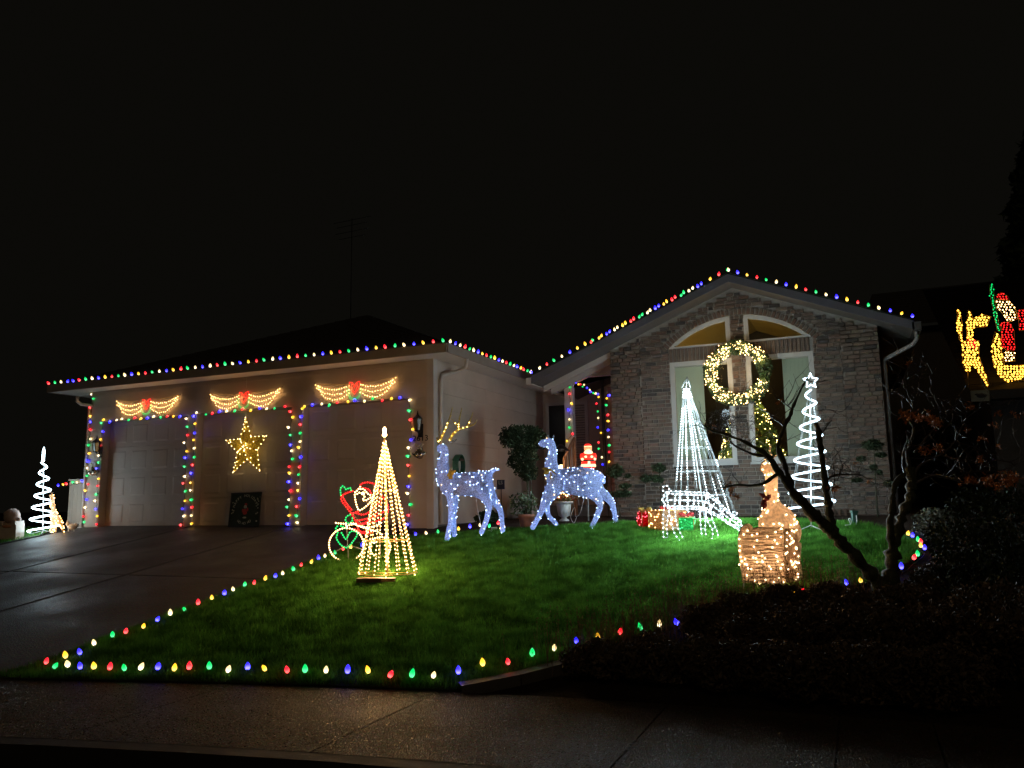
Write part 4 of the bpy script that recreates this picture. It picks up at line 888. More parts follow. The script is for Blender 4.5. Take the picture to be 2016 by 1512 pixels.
def doe_x(t, pp, k):
    mb = MB(); leafm(mb, pp(1255, 395, -.05), pp(1235, 360, -.07), .014); leafm(mb, pp(1290, 395, .05), pp(1300, 365, .07), .014); mb.build('ears', DEERM, t, kind='stuff')
    mb = MB(); leafm(mb, pp(1262, 695, -.15), pp(1178, 680, -.17), .035); leafm(mb, pp(1262, 695, -.15), pp(1195, 740, -.18), .045); leafm(mb, pp(1262, 690, -.15), pp(1290, 860, -.17), .024)
    for a, b in (((1262, 690), (1330, 745)), ((1330, 745), (1285, 800))): leafm(mb, pp(*a, -.16), pp(*b, -.18), .018)
    mb.ell(pp(1262, 695, -.17), .025, .02, .025, 8); mb.build('bow', GOLDR, t)
n_ = .085
BN = [(480, 835, 88, 0), (360, 832, 98, 0), (290, 815, 98, 0), (250, 740, 74, 0), (243, 650, 56, 0), (262, 560, 46, 0), (270, 485, 50, 0), (222, 494, 44, 0), (190, 496, 28, 0),
      (570, 812, 88, 0), (650, 800, 92, 0), (700, 725, 22, 0), (735, 695, 15, 0), (790, 692, 7, 0),
      (325, 950, 46, -n_), (330, 1060, 30, -n_), (322, 1190, 24, -n_), (285, 1375, 26, -n_), (370, 945, 46, n_), (350, 1080, 30, n_), (355, 1200, 24, n_), (356, 1335, 24, n_),
      (620, 900, 62, -n_), (668, 985, 40, -n_), (690, 1040, 30, -n_), (662, 1170, 24, -n_), (603, 1310, 25, -n_), (690, 900, 56, n_), (740, 1000, 38, n_), (792, 1070, 28, n_), (808, 1180, 22, n_), (815, 1292, 24, n_)]
BE = [(0, 1), (1, 2), (2, 3), (3, 4), (4, 5), (5, 6), (6, 7), (7, 8), (0, 9), (9, 10), (10, 11), (11, 12), (12, 13), (1, 14), (14, 15), (15, 16), (16, 17), (1, 18), (18, 19), (19, 20), (20, 21), (9, 22), (22, 23), (23, 24), (24, 25), (25, 26), (10, 27), (27, 28), (28, 29), (29, 30), (30, 31)]
deer('sparkling ice blue deer with gold lit antlers, standing near the garage corner', 0, (935, 1062), BN, BE, buck_x, 235, n_)
DN = [(1480, 790, 98, 0), (1370, 785, 106, 0), (1300, 770, 100, 0), (1272, 700, 74, 0), (1272, 615, 54, 0), (1290, 520, 44, 0), (1275, 425, 52, 0), (1215, 443, 44, 0), (1152, 457, 28, 0),
      (1580, 770, 96, 0), (1655, 785, 92, 0), (1738, 735, 22, 0), (1765, 785, 24, 0), (1776, 828, 8, 0),
      (1265, 920, 62, -n_), (1212, 985, 42, -n_), (1198, 1050, 30, -n_), (1150, 1150, 24, -n_), (1085, 1262, 25, -n_), (1275, 930, 52, n_), (1228, 1030, 28, n_), (1245, 1130, 22, n_), (1300, 1185, 22, n_), (1334, 1222, 17, n_),
      (1645, 900, 66, -n_), (1718, 965, 46, -n_), (1742, 1040, 28, -n_), (1698, 1150, 23, -n_), (1645, 1258, 24, -n_), (1712, 890, 58, n_), (1805, 955, 44, n_), (1850, 1015, 28, n_), (1874, 1115, 22, n_), (1890, 1235, 24, n_)]
DE = [(0, 1), (1, 2), (2, 3), (3, 4), (4, 5), (5, 6), (6, 7), (7, 8), (0, 9), (9, 10), (10, 11), (11, 12), (12, 13), (1, 14), (14, 15), (15, 16), (16, 17), (17, 18), (1, 19), (19, 20), (20, 21), (21, 22), (22, 23), (9, 24), (24, 25), (25, 26), (26, 27), (27, 28), (10, 29), (29, 30), (30, 31), (31, 32), (32, 33)]
deer('sparkling ice blue deer without antlers, one foreleg raised, gold bow at neck', 0, (1130, 1042), DN, DE, doe_x, 245, n_)

# ---- white waterfall cone tree
base = hg(1388, 1026); v = VF(base); t = thing('waterfall_cone_tree', 'tall cone tree of white falling led strips in front of the brick wall', 'light tree', base, YAW)
ap = v.loc(1351, 764); top = v.loc(1353, 741); Rb = v.loc(1452, 1028).x
mb = MB(); nst = 18; strips = []
for i in range(nst):
    a = 2 * math.pi * (i + .5) / nst; p = Vector((Rb * math.cos(a), Rb * .9 * math.sin(a), .03)); q = Vector((ap.x + .035 * math.cos(a), .035 * math.sin(a), ap.z)); strips.append((p, q, a)); mb.tube([p, q], .0042, 5)
mb.build('strip_rods', mat('dull rod', (.16, .17, .17), .4, 0), t, kind='stuff')
mb = MB()
for f in (.0, .18, .36, .54, .74): mb.tube([(ap.x * f + (Rb * (1 - f) + .035 * f) * math.cos(a), (Rb * .9 * (1 - f) + .035 * f) * math.sin(a), .03 + (ap.z - .03) * f) for a in np.linspace(0, 2 * math.pi, 29)[:-1]], .005, 4, closed=True)
mb.build('ring_frame', METW, t, kind='stuff')
mb = MB(); mb.tube([(0, 0, 0), (ap.x, 0, ap.z)], .012, 6); mb.build('pole', METW, t)
mb = MB()
for s in (-.075, 0, .075): mb.tube([(ap.x + s, 0, ap.z), (top.x, 0, top.z)], .005, 4)
mb.tube([(ap.x - .04, 0, ap.z + .09), (ap.x + .045, 0, ap.z + .09)], .004, 4); mb.build('topper_frame', METW, t)
pts = []; rs = random.Random(3)
for p, q, a in strips:
    u = (p.x / Rb); front = p.y < 0
    if front: segs = [(.0, 1)] if -.24 < u < .06 else ([(.30, .86), (0, .20)] if u < -.24 else ([(.60, .72), (.0, .30)] if u < .55 else ([(.52, .60), (.05, .33)] if u < .85 else [(.40, .44)])))
    else: segs = [(rs.uniform(.5, .7), rs.uniform(.75, .9)), (rs.uniform(.02, .2), rs.uniform(.22, .4))] if rs.random() < .35 and u < .3 else []
    segs = segs + [(.93, 1.0)]
    for s0, s1 in segs: pts += along([p.lerp(q, s0), p.lerp(q, s1)], .044)
minis('leds', [([Vector(p) * 1.0 + Vector((p.x - ap.x * p.z / ap.z, p.y, 0)).normalized() * .008 if True else p for p in pts], COOL)], t, .0092)
for f, xo in ((.06, -.10), (.06, .25), (.25, -.05), (.45, -.04), (.65, 0), (.85, 0), (.97, 0)): lamp(t, (ap.x * f + xo, -.42 * (1 - f) - .02, .05 + ap.z * f), 8.8, (.70, .91, 1), .08)

# ---- grazing wire deer (crop 1180,880 x6.72)
base = hg(1378, 1066); v = VF(base); t = thing('wire_deer', 'grazing deer outlined in bright white bulbs on wire, head lowered', 'lit deer', base, YAW)
pp = lambda x, y, dy=0: v.loc(1180 + x / 6.72, 880 + y / 6.72, dy); k = v.k() / 6.72
spine = [(850, 730, 40), (900, 700, 108), (1060, 705, 118), (1250, 708, 112), (1400, 725, 118), (1500, 780, 100), (1620, 870, 75), (1740, 965, 62), (1820, 1010, 62), (1865, 1085, 30), (1868, 1120, 8)]
def ringpt(x, y, r, a, d): return pp(x - d[1] * r * math.cos(a), y + d[0] * r * math.cos(a), r * k * .75 * math.sin(a))
dirs = []
for i in range(len(spine)):
    a_, b_ = spine[max(0, i - 1)], spine[min(len(spine) - 1, i + 1)]; dx_, dy_ = b_[0] - a_[0], b_[1] - a_[1]; n = math.hypot(dx_, dy_); dirs.append((dx_ / n, dy_ / n))
wires = []
for j in range(8): wires.append(spline([ringpt(*s, 2 * math.pi * j / 8, d) for s, d in zip(spine, dirs)], 3))
for i in (1, 2, 3, 4, 5, 6, 7, 8):
    s, d = spine[i], dirs[i]; wires.append([ringpt(*s, 2 * math.pi * j / 14, d) for j in range(15)])
wires.append([pp(880 + 45 * math.cos(a), 555 + 45 * math.sin(a), 0) for a in np.linspace(0, 6.28, 14)]); wires.append([pp(920, 605), pp(905, 640)])
wires.append([pp(1790 + 32 * math.cos(a), 880 + 25 * math.sin(a), -.04) for a in np.linspace(0, 6.28, 10)])
legs = []
for ln, dy in (([(860, 780), (845, 900), (840, 1050), (850, 1205)], -.07), ([(930, 800), (905, 950), (890, 1060), (905, 1195)], -.07), ([(900, 800), (945, 950), (965, 1060), (1010, 1170), (1075, 1245)], .08), ([(1000, 800), (1010, 940), (1045, 1080), (1090, 1170), (1135, 1255)], .08),
               ([(1340, 800), (1335, 950), (1345, 1080), (1358, 1195)], .07), ([(1420, 810), (1405, 950), (1402, 1080), (1412, 1195)], .07), ([(1400, 820), (1430, 980), (1490, 1080), (1500, 1150), (1480, 1255)], -.07), ([(1470, 830), (1495, 960), (1540, 1070), (1565, 1140), (1572, 1235)], -.07)): legs.append(spline([pp(x, y, dy) for x, y in ln], 3))
for a_, b_ in ((0, 1), (2, 3), (4, 5), (6, 7)):
    for f in (3, 6, -1): legs.append([legs[a_][f], legs[b_][f]])
mb = MB(); [mb.tube(w_, .0042, 4) for w_ in wires]; bo = mb.build('body_wire', METW, t, kind='stuff')
mb = MB(); [mb.tube(w_, .0042, 4) for w_ in legs[:8] + legs[8:]]; lo = mb.build('leg_wire', METW, t, kind='stuff')
minis('bulbs', [([p for i, w_ in enumerate(wires) for p in along(w_, .065 if i < 8 else .06)], COOL)], bo, .0092); lamp(t, pp(1100, 760, -.14), 9, (.74, .92, 1), .1); lamp(t, pp(1420, 800, -.14), 9, (.74, .92, 1), .1); lamp(t, pp(1800, 1010, -.1), 6, (.74, .92, 1), .06); minis('bulbs', [([p for w_ in legs[:8] for p in along(w_, .06)], COOL)], lo, .0088)

# ---- lit gift boxes
def gift(label, px, py, w, h, col, mm, bulbm, nb, bowm, rz):
    base = hg(px, py); t = thing('gift_box', label, 'gift box', base, rz, 'lit gift boxes on the lawn')
    mb = MB(); e = .006; P = [(-w / 2, -w / 2), (w / 2, -w / 2), (w / 2, w / 2), (-w / 2, w / 2)]
    for i in range(4):
        a, b = P[i], P[(i + 1) % 4]; mb.tube([(*a, .01), (*a, h)], e, 4); mb.tube([(*a, .01), (*b, .01)], e, 4); mb.tube([(*a, h), (*b, h)], e, 4)
    mb.build('wire_frame', GOLDM, t)
    mb = MB(); mb.box((-w / 2 + .004, -w / 2 + .004, .015), (w / 2 - .004, w / 2 - .004, h - .004)); mb.build('tinsel_panels', shell(label[:14] + ' mesh', col, .65, dark=.4, nscale=40), t)
    ins = RNG.uniform((-w * .38, -w * .38, .05), (w * .38, w * .38, h * .9), (nb // 2, 3)); outp = []
    for _ in range(nb):
        f = random.choice('abcd'); u = random.uniform(-w / 2, w / 2); z = random.uniform(.03, h); o = w / 2 + .006; outp.append({'a': (u, -o, z), 'b': (o, u, z), 'c': (-o, u, z), 'd': (u, random.uniform(-w / 2, w / 2), h + .005)}[f])
    minis('bulbs', [(ins, mm), (outp, bulbm)], t, .0088)
    mb = MB(); mb.box((-.012, -w / 2, h), (.012, w / 2, h + .004))
    for s in (-1, 1): mb.ell((s * .06, 0, h + .035), .06, .022, .03, 10, rot=Matrix.Rotation(-s * .4, 3, 'Y')); mb.tube(spline([(0, 0, h + .02), (s * .05, -.03, h + .07), (s * .09, -.04, h + .03)], 3), .006, 4)
    mb.build('bow', bowm, t)
gift('small red lit gift box, outermost of the three', 1271, 1039, .19, .24, (.9, .04, .05), emit('inner red', (1, .02, .03), 3), emit('pink led', (1, .12, .16), 2.5), 22, GOLDR, YAW + .25)
gift('large golden lit gift box between the red and green boxes', 1314, 1045, .40, .30, (.85, .55, .30), emit('inner warm', (1, .45, .14), 3), WARM, 60, PRR, YAW + .35)
gift('small green lit gift box under the white cone tree', 1353, 1047, .22, .21, (.05, .6, .15), emit('inner green', (.01, 1, .2), 1.6), emit('green led', (.08, 1, .3), 1.6), 24, PRR, YAW - .3)

# ---- wicker sleigh and deer
WICK = shell('tan vine wicker', (.88, .70, .52), .5, dark=.55, nscale=26)
WICKS = mat('vine twigs', (.55, .41, .28), .7, .4, 40)
base = hg(1520, 1168); v = VF(base); qq = lambda x, y, dy=0: v.loc(1380 + x / 3.98, 820 + y / 3.98, dy)
t = thing('wicker_sleigh', 'vine wicker sleigh full of warm bulbs on wire legs by the maple', 'sleigh', base, YAW)
def wick_panel(mb, poly, rows, rng):
    pass
prof = [(330, 1300), (318, 1200), (300, 1090), (293, 1000), (298, 930), (315, 870), (350, 845), (378, 870), (385, 905), (410, 880), (440, 872), (640, 875), (655, 1000), (660, 1150), (662, 1305)]
A_ = [qq(x, y) for x, y in prof]; mb = MB(); mb.prism([p + Vector((0, .02, 0)) for p in A_], (.13, .30, 0))
for p0, p1, p2, p3 in (((640, 875), (745, 880), (800, 1285), (662, 1305)),): mb.prism([qq(*p0, .01), qq(*p1, .22), qq(*p2, .30), qq(*p3, .01)], (.0, .04, 0))
mb.build('wicker_panels', WICK, t)
mb = MB(); rs = random.Random(5); y = 885
while y < 1305:
    x0 = np.interp(y, [845, 930, 1000, 1200, 1300], [330, 300, 293, 318, 332]); x1 = np.interp(y, [870, 1305], [640, 662])
    mb.tube(spline([qq(x0, y, .0), qq(x0 + (x1 - x0) * .33, y + rs.uniform(-9, 9), -.012), qq(x0 + (x1 - x0) * .66, y + rs.uniform(-9, 9), -.012), qq(x1, y + rs.uniform(-6, 6), 0)], 3), .004, 4); y += rs.uniform(8, 15)
for i in range(13):
    f = i / 12; mb.tube(spline([qq(645 + 100 * f, 878 + rs.uniform(-5, 5), -.01 + .21 * f), qq(655 + 118 * f, 1080, -.02 + .24 * f), qq(664 + 136 * f, 1303 - 20 * f, -.01 + .29 * f)], 3), .0045, 4)
mb.tube(A_ + [A_[0]], .009, 5); mb.build('vine_strands', WICKS, t, kind='stuff')
mb = MB()
for x, dy in ((335, .05), (655, .05), (340, .28), (780, .28)):
    p = qq(x, 1300, dy); mb.tube([p, (p.x - .01, p.y, 0)], .006, 5)
mb.tube(spline([qq(435, 1300, -.01), qq(450, 1345, -.01), qq(485, 1358, -.01), qq(505, 1330, -.01), qq(500, 1300, -.01)], 4), .004, 4); mb.build('wire_legs', METW, t, kind='stuff')
P2 = []
for x, y in [(300, 960), (305, 1015), (303, 1050), (312, 1100), (345, 1115), (415, 1020), (440, 920), (440, 970), (520, 940), (585, 905), (630, 880), (628, 945), (598, 998), (578, 970), (560, 1025), (410, 1105), (440, 1140), (480, 1090), (500, 1110), (487, 1140), (450, 1065), (345, 1155), (370, 1190), (300, 1160), (360, 1245), (420, 1285), (505, 1280), (570, 1298), (610, 1265), (650, 1295), (628, 1190), (640, 1160), (598, 1100), (600, 1135), (535, 1175), (548, 1195), (395, 1195), (460, 1312), (335, 925), (400, 930), (365, 895), (320, 1135), (360, 1160), (590, 1090), (480, 1135), (430, 1110)]: P2.append(qq(x, y, -.014))
for _ in range(34):
    f = rs.random(); y = rs.uniform(890, 1285); P2.append(qq(650 + 20 * (y - 890) / 400 + f * 110, y, .0 + .22 * f - .015))
minis('bulbs', [(P2, emit('sleigh bulb', (1, .66, .34), 22))], t, .0092); minis('inner_bulbs', [([qq(rs.uniform(340, 640), rs.uniform(930, 1270), rs.uniform(.06, .28)) + Vector((.06, 0, 0)) for _ in range(34)], emit('sleigh inner bulb', (1, .66, .38), 55))], t, .012)
base = hg(1522, 1160); b2 = base + NH * .45; b2.z = gz(b2.x, b2.y); v2 = VF(b2); q2 = lambda x, y, dy=0: v2.loc(1380 + x / 3.98, 820 + y / 3.98, dy); k2 = v2.k() / 3.98
t = thing('wicker_deer', 'vine wicker deer with warm bulbs and red bow standing behind the wicker sleigh', 'lit deer', b2, YAW)
mw = MB(); mw.ell(q2(600, 850), 150 * k2, .17, 165 * k2, 16); mw.ell(q2(690, 900), 95 * k2, .14, 130 * k2, 12)
P_ = spline([q2(575, 770), q2(552, 680), q2(550, 590), q2(552, 500), q2(553, 430)], 4); n = len(P_); mw.tube(P_, [(95 - 45 * min(1, i / (n * .45))) * k2 for i in range(n)], 12)
mw.ell(q2(540, 412), 62 * k2, .07, 52 * k2, 12); mw.ell(q2(492, 412), 36 * k2, .045, 30 * k2, 10)
for x0, y0, x1, dy in ((510, 960, 497, -.09), (580, 960, 578, .1), (700, 980, 720, -.09), (750, 980, 775, .1)): mw.tube([q2(x0, y0, dy), q2((x0 + x1) / 2, 1120, dy), q2(x1, 1290, dy), Vector((q2(x1, 1290, dy).x, dy, 0))], [42 * k2, 24 * k2, 20 * k2, 18 * k2], 8)
me = remeshed(mw, .022); me.materials.append(WICK); body = link('body', me, t)
pts = surf_points(me, 120, off=.008); pts = pts[pts[:, 2] > .45]; minis('bulbs', [(pts, emit('sleigh bulb', (1, .52, .17), 16))], body, .0092); minis('inner_bulbs', [([q2(rs.uniform(540, 690), rs.uniform(740, 880), rs.uniform(-.03, .03)) for _ in range(10)] + [q2(550, y, 0) for y in range(430, 720, 30)], emit('sleigh inner bulb', (1, .66, .38), 55))], body, .012)
mb = MB(); ap_ = []
for ln in ([(545, 400), (560, 330), (540, 270), (550, 220)], [(560, 330), (600, 300), (640, 330), (670, 360)], [(600, 300), (610, 250)], [(530, 400), (505, 350), (500, 300), (480, 260)], [(505, 350), (470, 380), (480, 430)]):
    P = spline([q2(x, y, .02) for x, y in ln], 3); mb.tube(P, .011, 5); ap_ += along(P, .05)
mb.build('antlers', WICKS, t); minis('antler_bulbs', [(ap_, WARM)], t, .0115)
mb = MB()
for a_, b_ in (((520, 640), (450, 600)), ((520, 640), (550, 610)), ((515, 645), (465, 700)), ((515, 650), (480, 745))): leafm(mb, q2(*a_, -.12), q2(*b_, -.15), .03)
mb.ell(q2(518, 642, -.14), .03, .02, .03, 8); mb.build('bow', mat('dark red bow', (.22, .02, .03), .5, .3), t)

# ---- spiral rope trees
def spiral(label, base, axis_top, z0, z1, r0, r1, turns, rope, name_extra=None, ph=0.0, cords=True, led=None):
    t = thing('spiral_tree', label, 'light tree', base, YAW)
    lean = axis_top.x / axis_top.z
    mb = MB(); mb.tube([(0, 0, 0), (lean * axis_top.z, 0, axis_top.z)], .010, 6); mb.build('pole', METW, t)
    mb = MB()
    for a in range(4): mb.tube([(0, 0, .08), (.24 * math.cos(a * 1.57 + .4), .24 * math.sin(a * 1.57 + .4), .01)], .006, 4)
    mb.build('stand', METW, t)
    n = int(turns * 36); P = []
    for i in range(n + 1):
        f = i / n; a = ph + 2 * math.pi * turns * f; z = z0 + (z1 - z0) * f; r = r0 + (r1 - r0) * f; P.append(Vector((lean * z + r * math.cos(a), r * math.sin(a), z)))
    mb = MB(); mb.tube(P, (.0135 if led else .0165), 6); rp = mb.build('rope_light', rope, t)
    if led: minis('leds', [(along(P, .045), led)], rp, .0108)
    for f in (.1, .35, .6, .85): lamp(t, (lean * (z0 + (z1 - z0) * f), -.05, z0 + (z1 - z0) * f), (3.0 if cords else 1.6), (.72, .90, 1), .08)
    if cords:
        mb = MB()
        for a in range(6):
            ca, sa = math.cos(a * 1.047 + .3), math.sin(a * 1.047 + .3); mb.tube([(lean * z1, 0, z1 + .05), (lean * z0 + r0 * ca, r0 * sa, z0)], .0022, 3)
        mb.build('guy_cords', METW, t)
    return t, P
base = hg(1597, 1046); v = VF(base)
t, P = spiral('white spiral light tree topped by a lit star, in front of the brick wall', base, v.loc(1595, 762), v.loc(1597, 1000).z, v.loc(1595, 768).z, v.loc(1640, 1000).x, .05, 7.2, emit('cool rope tube', (.62, .85, 1.0), 2.2), ph=3.4, led=emit('cool rope led', (.75, .9, 1), 14))
MATS['cool rope led'].cycles.emission_sampling = 'NONE'; MATS['cool rope tube'].cycles.emission_sampling = 'NONE'
mb = MB(); sc_ = v.loc(1596, 750); R1 = v.loc(1611, 750).x - sc_.x; S = []
for i in range(10): a = math.pi / 2 + i * math.pi / 5; r = R1 if i % 2 == 0 else R1 * .48; S.append(sc_ + Vector((r * math.cos(a), 0, r * math.sin(a))))
mb.tube(S, .011, 5, closed=True); st = mb.build('star_topper', emit('cool rope tube', (.62, .85, 1.0), 2.2), t); minis('leds', [(along(S, .04, True), emit('cool rope led', (.75, .9, 1), 14))], st, .012)
mb = MB(); mb.tube([v.loc(1595, 762), S[6]], .006, 4); mb.build('star_stem', METW, t)
base = hg(84.5, 1052); v = VF(base)
t, P = spiral('white spiral light tree beyond the driveway beside the low fence', base, v.loc(86, 886), .05, v.loc(86, 910).z, v.loc(111, 1045).x, .045, 6.0, ROPEW, ph=3.1, cords=False)
mb = MB(); mb.lathe([(.028, v.loc(86, 908).z), (.026, v.loc(86, 888).z), (.006, v.loc(86, 880).z)], (v.loc(86, 890).x, 0, 0), 8); mb.build('topper', ROPEW, t)
# ================================================================= WREATH, INDOOR TREE, ADDED UPLIGHT
c = hy(1452, 735, B - .16); kk = (c - CAM).dot(NH) / F; Ro = 53 * kk; t = thing('wreath', 'large lit fir wreath hung on the brick pier between the tall windows', 'wreath', c)
def torus(n):
    a = RNG.uniform(0, 6.283, n); b = RNG.uniform(0, 6.283, n); r = .125 * RNG.random(n) ** .4 * (1 + .2 * np.sin(5 * a)); return np.stack([(Ro + r * np.cos(b)) * np.cos(a), r * np.sin(b) * .8, (Ro + r * np.cos(b)) * np.sin(a)], 1)
V, Fc = leaves(5200, torus, .032); raw('fir_branches', V, Fc, FIR, t, kind='stuff')
mb = MB(); mb.tube([(Ro * math.cos(a), .02, Ro * math.sin(a)) for a in np.linspace(0, 6.283, 41)[:-1]], .01, 5, closed=True); mb.tube([(0, .02, Ro), (0, .13, Ro + .12)], .005, 4); mb.build('ring', METD, t)
pts = []
for i in range(560):
    a = random.uniform(0, 6.283); d = math.degrees(a) % 360
    if d > 338 or d < 22: continue
    r = random.uniform(.02, .14); b = random.uniform(math.pi * .9, math.pi * 2.1); pts.append(((Ro + r * math.cos(b)) * math.cos(a), r * math.sin(b) * .8 - .02, (Ro + r * math.cos(b)) * math.sin(a)))
minis('bulbs', [(pts, emit('wreath bulb', (1, .62, .22), 9))], t, .0098); MATS['wreath bulb'].cycles.emission_sampling = 'NONE'
for i in range(8): lamp(t, (Ro * math.cos(i * .785 + .4), -.16, Ro * math.sin(i * .785 + .4)), 1.0, (1, .62, .25), .06)
# indoor tree
tc_ = Vector((hy(1480, 900, 16.3).x, 16.3, 1.32)); t = thing('indoor_christmas_tree', 'lit green Christmas tree with baubles inside, seen through the tall windows', 'christmas tree', tc_)
H = 2.95; Rb = .92
def conef(n):
    z = H * (1 - np.sqrt(RNG.random(n))) ; a = RNG.uniform(0, 6.283, n); r = Rb * (1 - z / H) * (RNG.random(n) ** .35) * (1 + .12 * np.sin(z * 14)); return np.stack([r * np.cos(a), r * np.sin(a), z * .9 + .25], 1)
V, Fc = leaves(7000, conef, .05); raw('branches', V, Fc, mat('green tree needles', (.08, .14, .03), .6, .4, 12), t, kind='stuff')
mb = MB(); mb.tube([(0, 0, 0), (0, 0, H)], [.035, .008], 7); mb.build('trunk', BARK, t)
P = conef(460); n_ = np.linalg.norm(P[:, :2], axis=1, keepdims=True); P[:, :2] *= (Rb * (1 - (P[:, 2:] - .25) / (.9 * H)) + .01) / np.maximum(n_, .01); minis('bulbs', [(P, emit('tree bulb', (1, .66, .18), 9))], t, .0105); MATS['tree bulb'].cycles.emission_sampling = 'NONE'
for i in range(5): lamp(t, (.35 * math.cos(i * 2.4), -.5 + .1 * i, .7 + i * .45), 2.0, (1, .66, .22), .08)
bm_ = bpy.data.meshes.new('bauble'); m2 = MB(); m2.ell((0, 0, 0), .038, .038, .038, 10); bm_.from_pydata([tuple(q) for q in m2.v], [], m2.f); bm_.materials.append(mat('gold bauble', (.45, .33, .08), .25, .1, metal=.8))
for p in P[:22]: link('bauble', bm_, t, loc=Vector(p) * 1.0)
# unseen uplighter, added to brighten the room's ceiling
t = thing('added_uplight', 'added unseen uplighter inside, brightening the ochre ceiling behind the arched windows', 'lamp', (-3.75, 17.6, 1.3))
mb = MB(); mb.lathe([(.14, 0), (.14, .02), (.02, .04), (.012, .1), (.012, 2.0)], n=12); mb.build('stand', METD, t)
mb = MB(); mb.lathe([(.03, 2.0), (.10, 2.05), (.16, 2.14), (.155, 2.14), (.09, 2.06), (.02, 2.03)], n=14); mb.build('bowl_shade', METD, t)
mb = MB(); mb.lathe([(.02, 2.07), (.07, 2.085), (.08, 2.12), (.02, 2.13)], n=10); mb.build('added_uplight_bulb', emit('added uplight bulb', (1, .68, .3), 60), t)

# ================================================================= PLANTS AND THINGS ALONG THE HOUSE
def bush(name, label, cat, base, blobs, stems, n, size, mm=LEAFD, group=None, lump=.22):
    t = thing(name, label, cat, base, 0, group); Vs = []; Fs = []; o = 0
    for (c_, r_) in blobs:
        V, Fc = leaves(int(n * (r_[0] * r_[2]) ** .9 * 26) + 140, ellcloud(c_, r_, lump=lump), size); Vs.append(V); Fs.append(Fc + o); o += len(V)
    raw('crown', np.concatenate(Vs), np.concatenate(Fs), mm, t, kind='stuff')
    if stems:
        mb = MB()
        for pts_, rr in stems: P = spline(pts_, 3); nn = len(P); mb.tube(P, [rr * (1 - .6 * i / (nn - 1)) for i in range(nn)], 6)
        mb.build('trunk', BARK, t)
    return t
def wl(px, py, Y, base): q = hy(px, py, Y); return q - base
Y0 = 13.7; b0 = hy(1040, 985, Y0); b0.z = gz(b0.x, b0.y)
bush('clipped_tree', 'dark clipped evergreen tree by the garage side wall', 'tree', b0, [(wl(1030, 862, Y0, b0), (.38, .34, .24)), (wl(1010, 860, Y0, b0), (.22, .22, .20)), (wl(1052, 865, Y0, b0), (.20, .2, .22)), (wl(1027, 905, Y0, b0), (.28, .25, .26)), (wl(1040, 930, Y0, b0), (.16, .16, .16))], [([Vector((0, 0, -.1)), Vector((-.01, .02, .5)), wl(1036, 900, Y0, b0)], .035), ([Vector((.04, 0, -.1)), Vector((.05, .02, .5)), wl(1046, 880, Y0, b0)], .02)], 1000, .026)
Y0 = 14.6; GP = 'cloud-pruned shrubs against the brick'
b0 = hy(1222, 1015, Y0); b0.z = gz(b0.x, b0.y)
bush('ball_topiary', 'small ball topiary on a bare stem at the brick corner', 'shrub', b0, [(wl(1211, 927, Y0, b0), (.16, .16, .13)), (wl(1236, 937, Y0, b0), (.06, .06, .04)), (wl(1230, 957, Y0, b0), (.12, .1, .05)), (wl(1222, 972, Y0, b0), (.2, .14, .07))], [([Vector((0, 0, -.05)), wl(1214, 970, Y0, b0), wl(1212, 930, Y0, b0)], .012)], 1300, .022)
b0 = hy(1300, 1012, Y0); b0.z = gz(b0.x, b0.y)
bush('cloud_pruned_shrub', 'cloud-pruned shrub of three green pads beside the white cone tree', 'shrub', b0, [(wl(1298, 921, Y0, b0), (.13, .12, .08)), (wl(1272, 942, Y0, b0), (.11, .1, .075)), (wl(1292, 942, Y0, b0), (.09, .09, .07)), (wl(1302, 945, Y0, b0), (.05, .05, .05))], [([Vector((0, 0, -.05)), wl(1301, 970, Y0, b0), wl(1299, 925, Y0, b0)], .014), ([wl(1301, 965, Y0, b0), wl(1285, 955, Y0, b0), wl(1273, 945, Y0, b0)], .008)], 1300, .022)
b0 = hy(1728, 1018, Y0); b0.z = gz(b0.x, b0.y)
bush('cloud_pruned_shrub', 'thin cloud-pruned shrub with scattered pads at the far brick corner', 'shrub', b0, [(wl(1718, 876, Y0, b0), (.16, .13, .09)), (wl(1696, 903, Y0, b0), (.07, .07, .045)), (wl(1734, 896, Y0, b0), (.09, .08, .04)), (wl(1720, 920, Y0, b0), (.06, .06, .05)), (wl(1687, 945, Y0, b0), (.08, .07, .035)), (wl(1750, 952, Y0, b0), (.08, .08, .05)), (wl(1732, 930, Y0, b0), (.04, .04, .04))], [([Vector((0, 0, -.05)), wl(1724, 960, Y0, b0), wl(1722, 905, Y0, b0), wl(1719, 882, Y0, b0)], .014), ([wl(1724, 972, Y0, b0), wl(1735, 962, Y0, b0), wl(1748, 955, Y0, b0)], .007), ([wl(1723, 955, Y0, b0), wl(1705, 948, Y0, b0), wl(1690, 946, Y0, b0)], .006)], 1300, .022)
# iron trellis near the ball topiary
b0 = hy(1203, 1010, 14.8); b0.z = gz(b0.x, b0.y); t = thing('iron_trellis', 'small black iron trellis beside the ball topiary', 'trellis', b0); mb = MB()
for px in (1195, 1203, 1212): mb.tube([wl(px, 938, 14.8, b0), Vector((wl(px, 938, 14.8, b0).x, 0, -.05))], .007, 4)
for py in (938, 951): mb.tube([wl(1195, py, 14.8, b0), wl(1212, py, 14.8, b0)], .006, 4)
mb.build('iron_bars', METD, t)
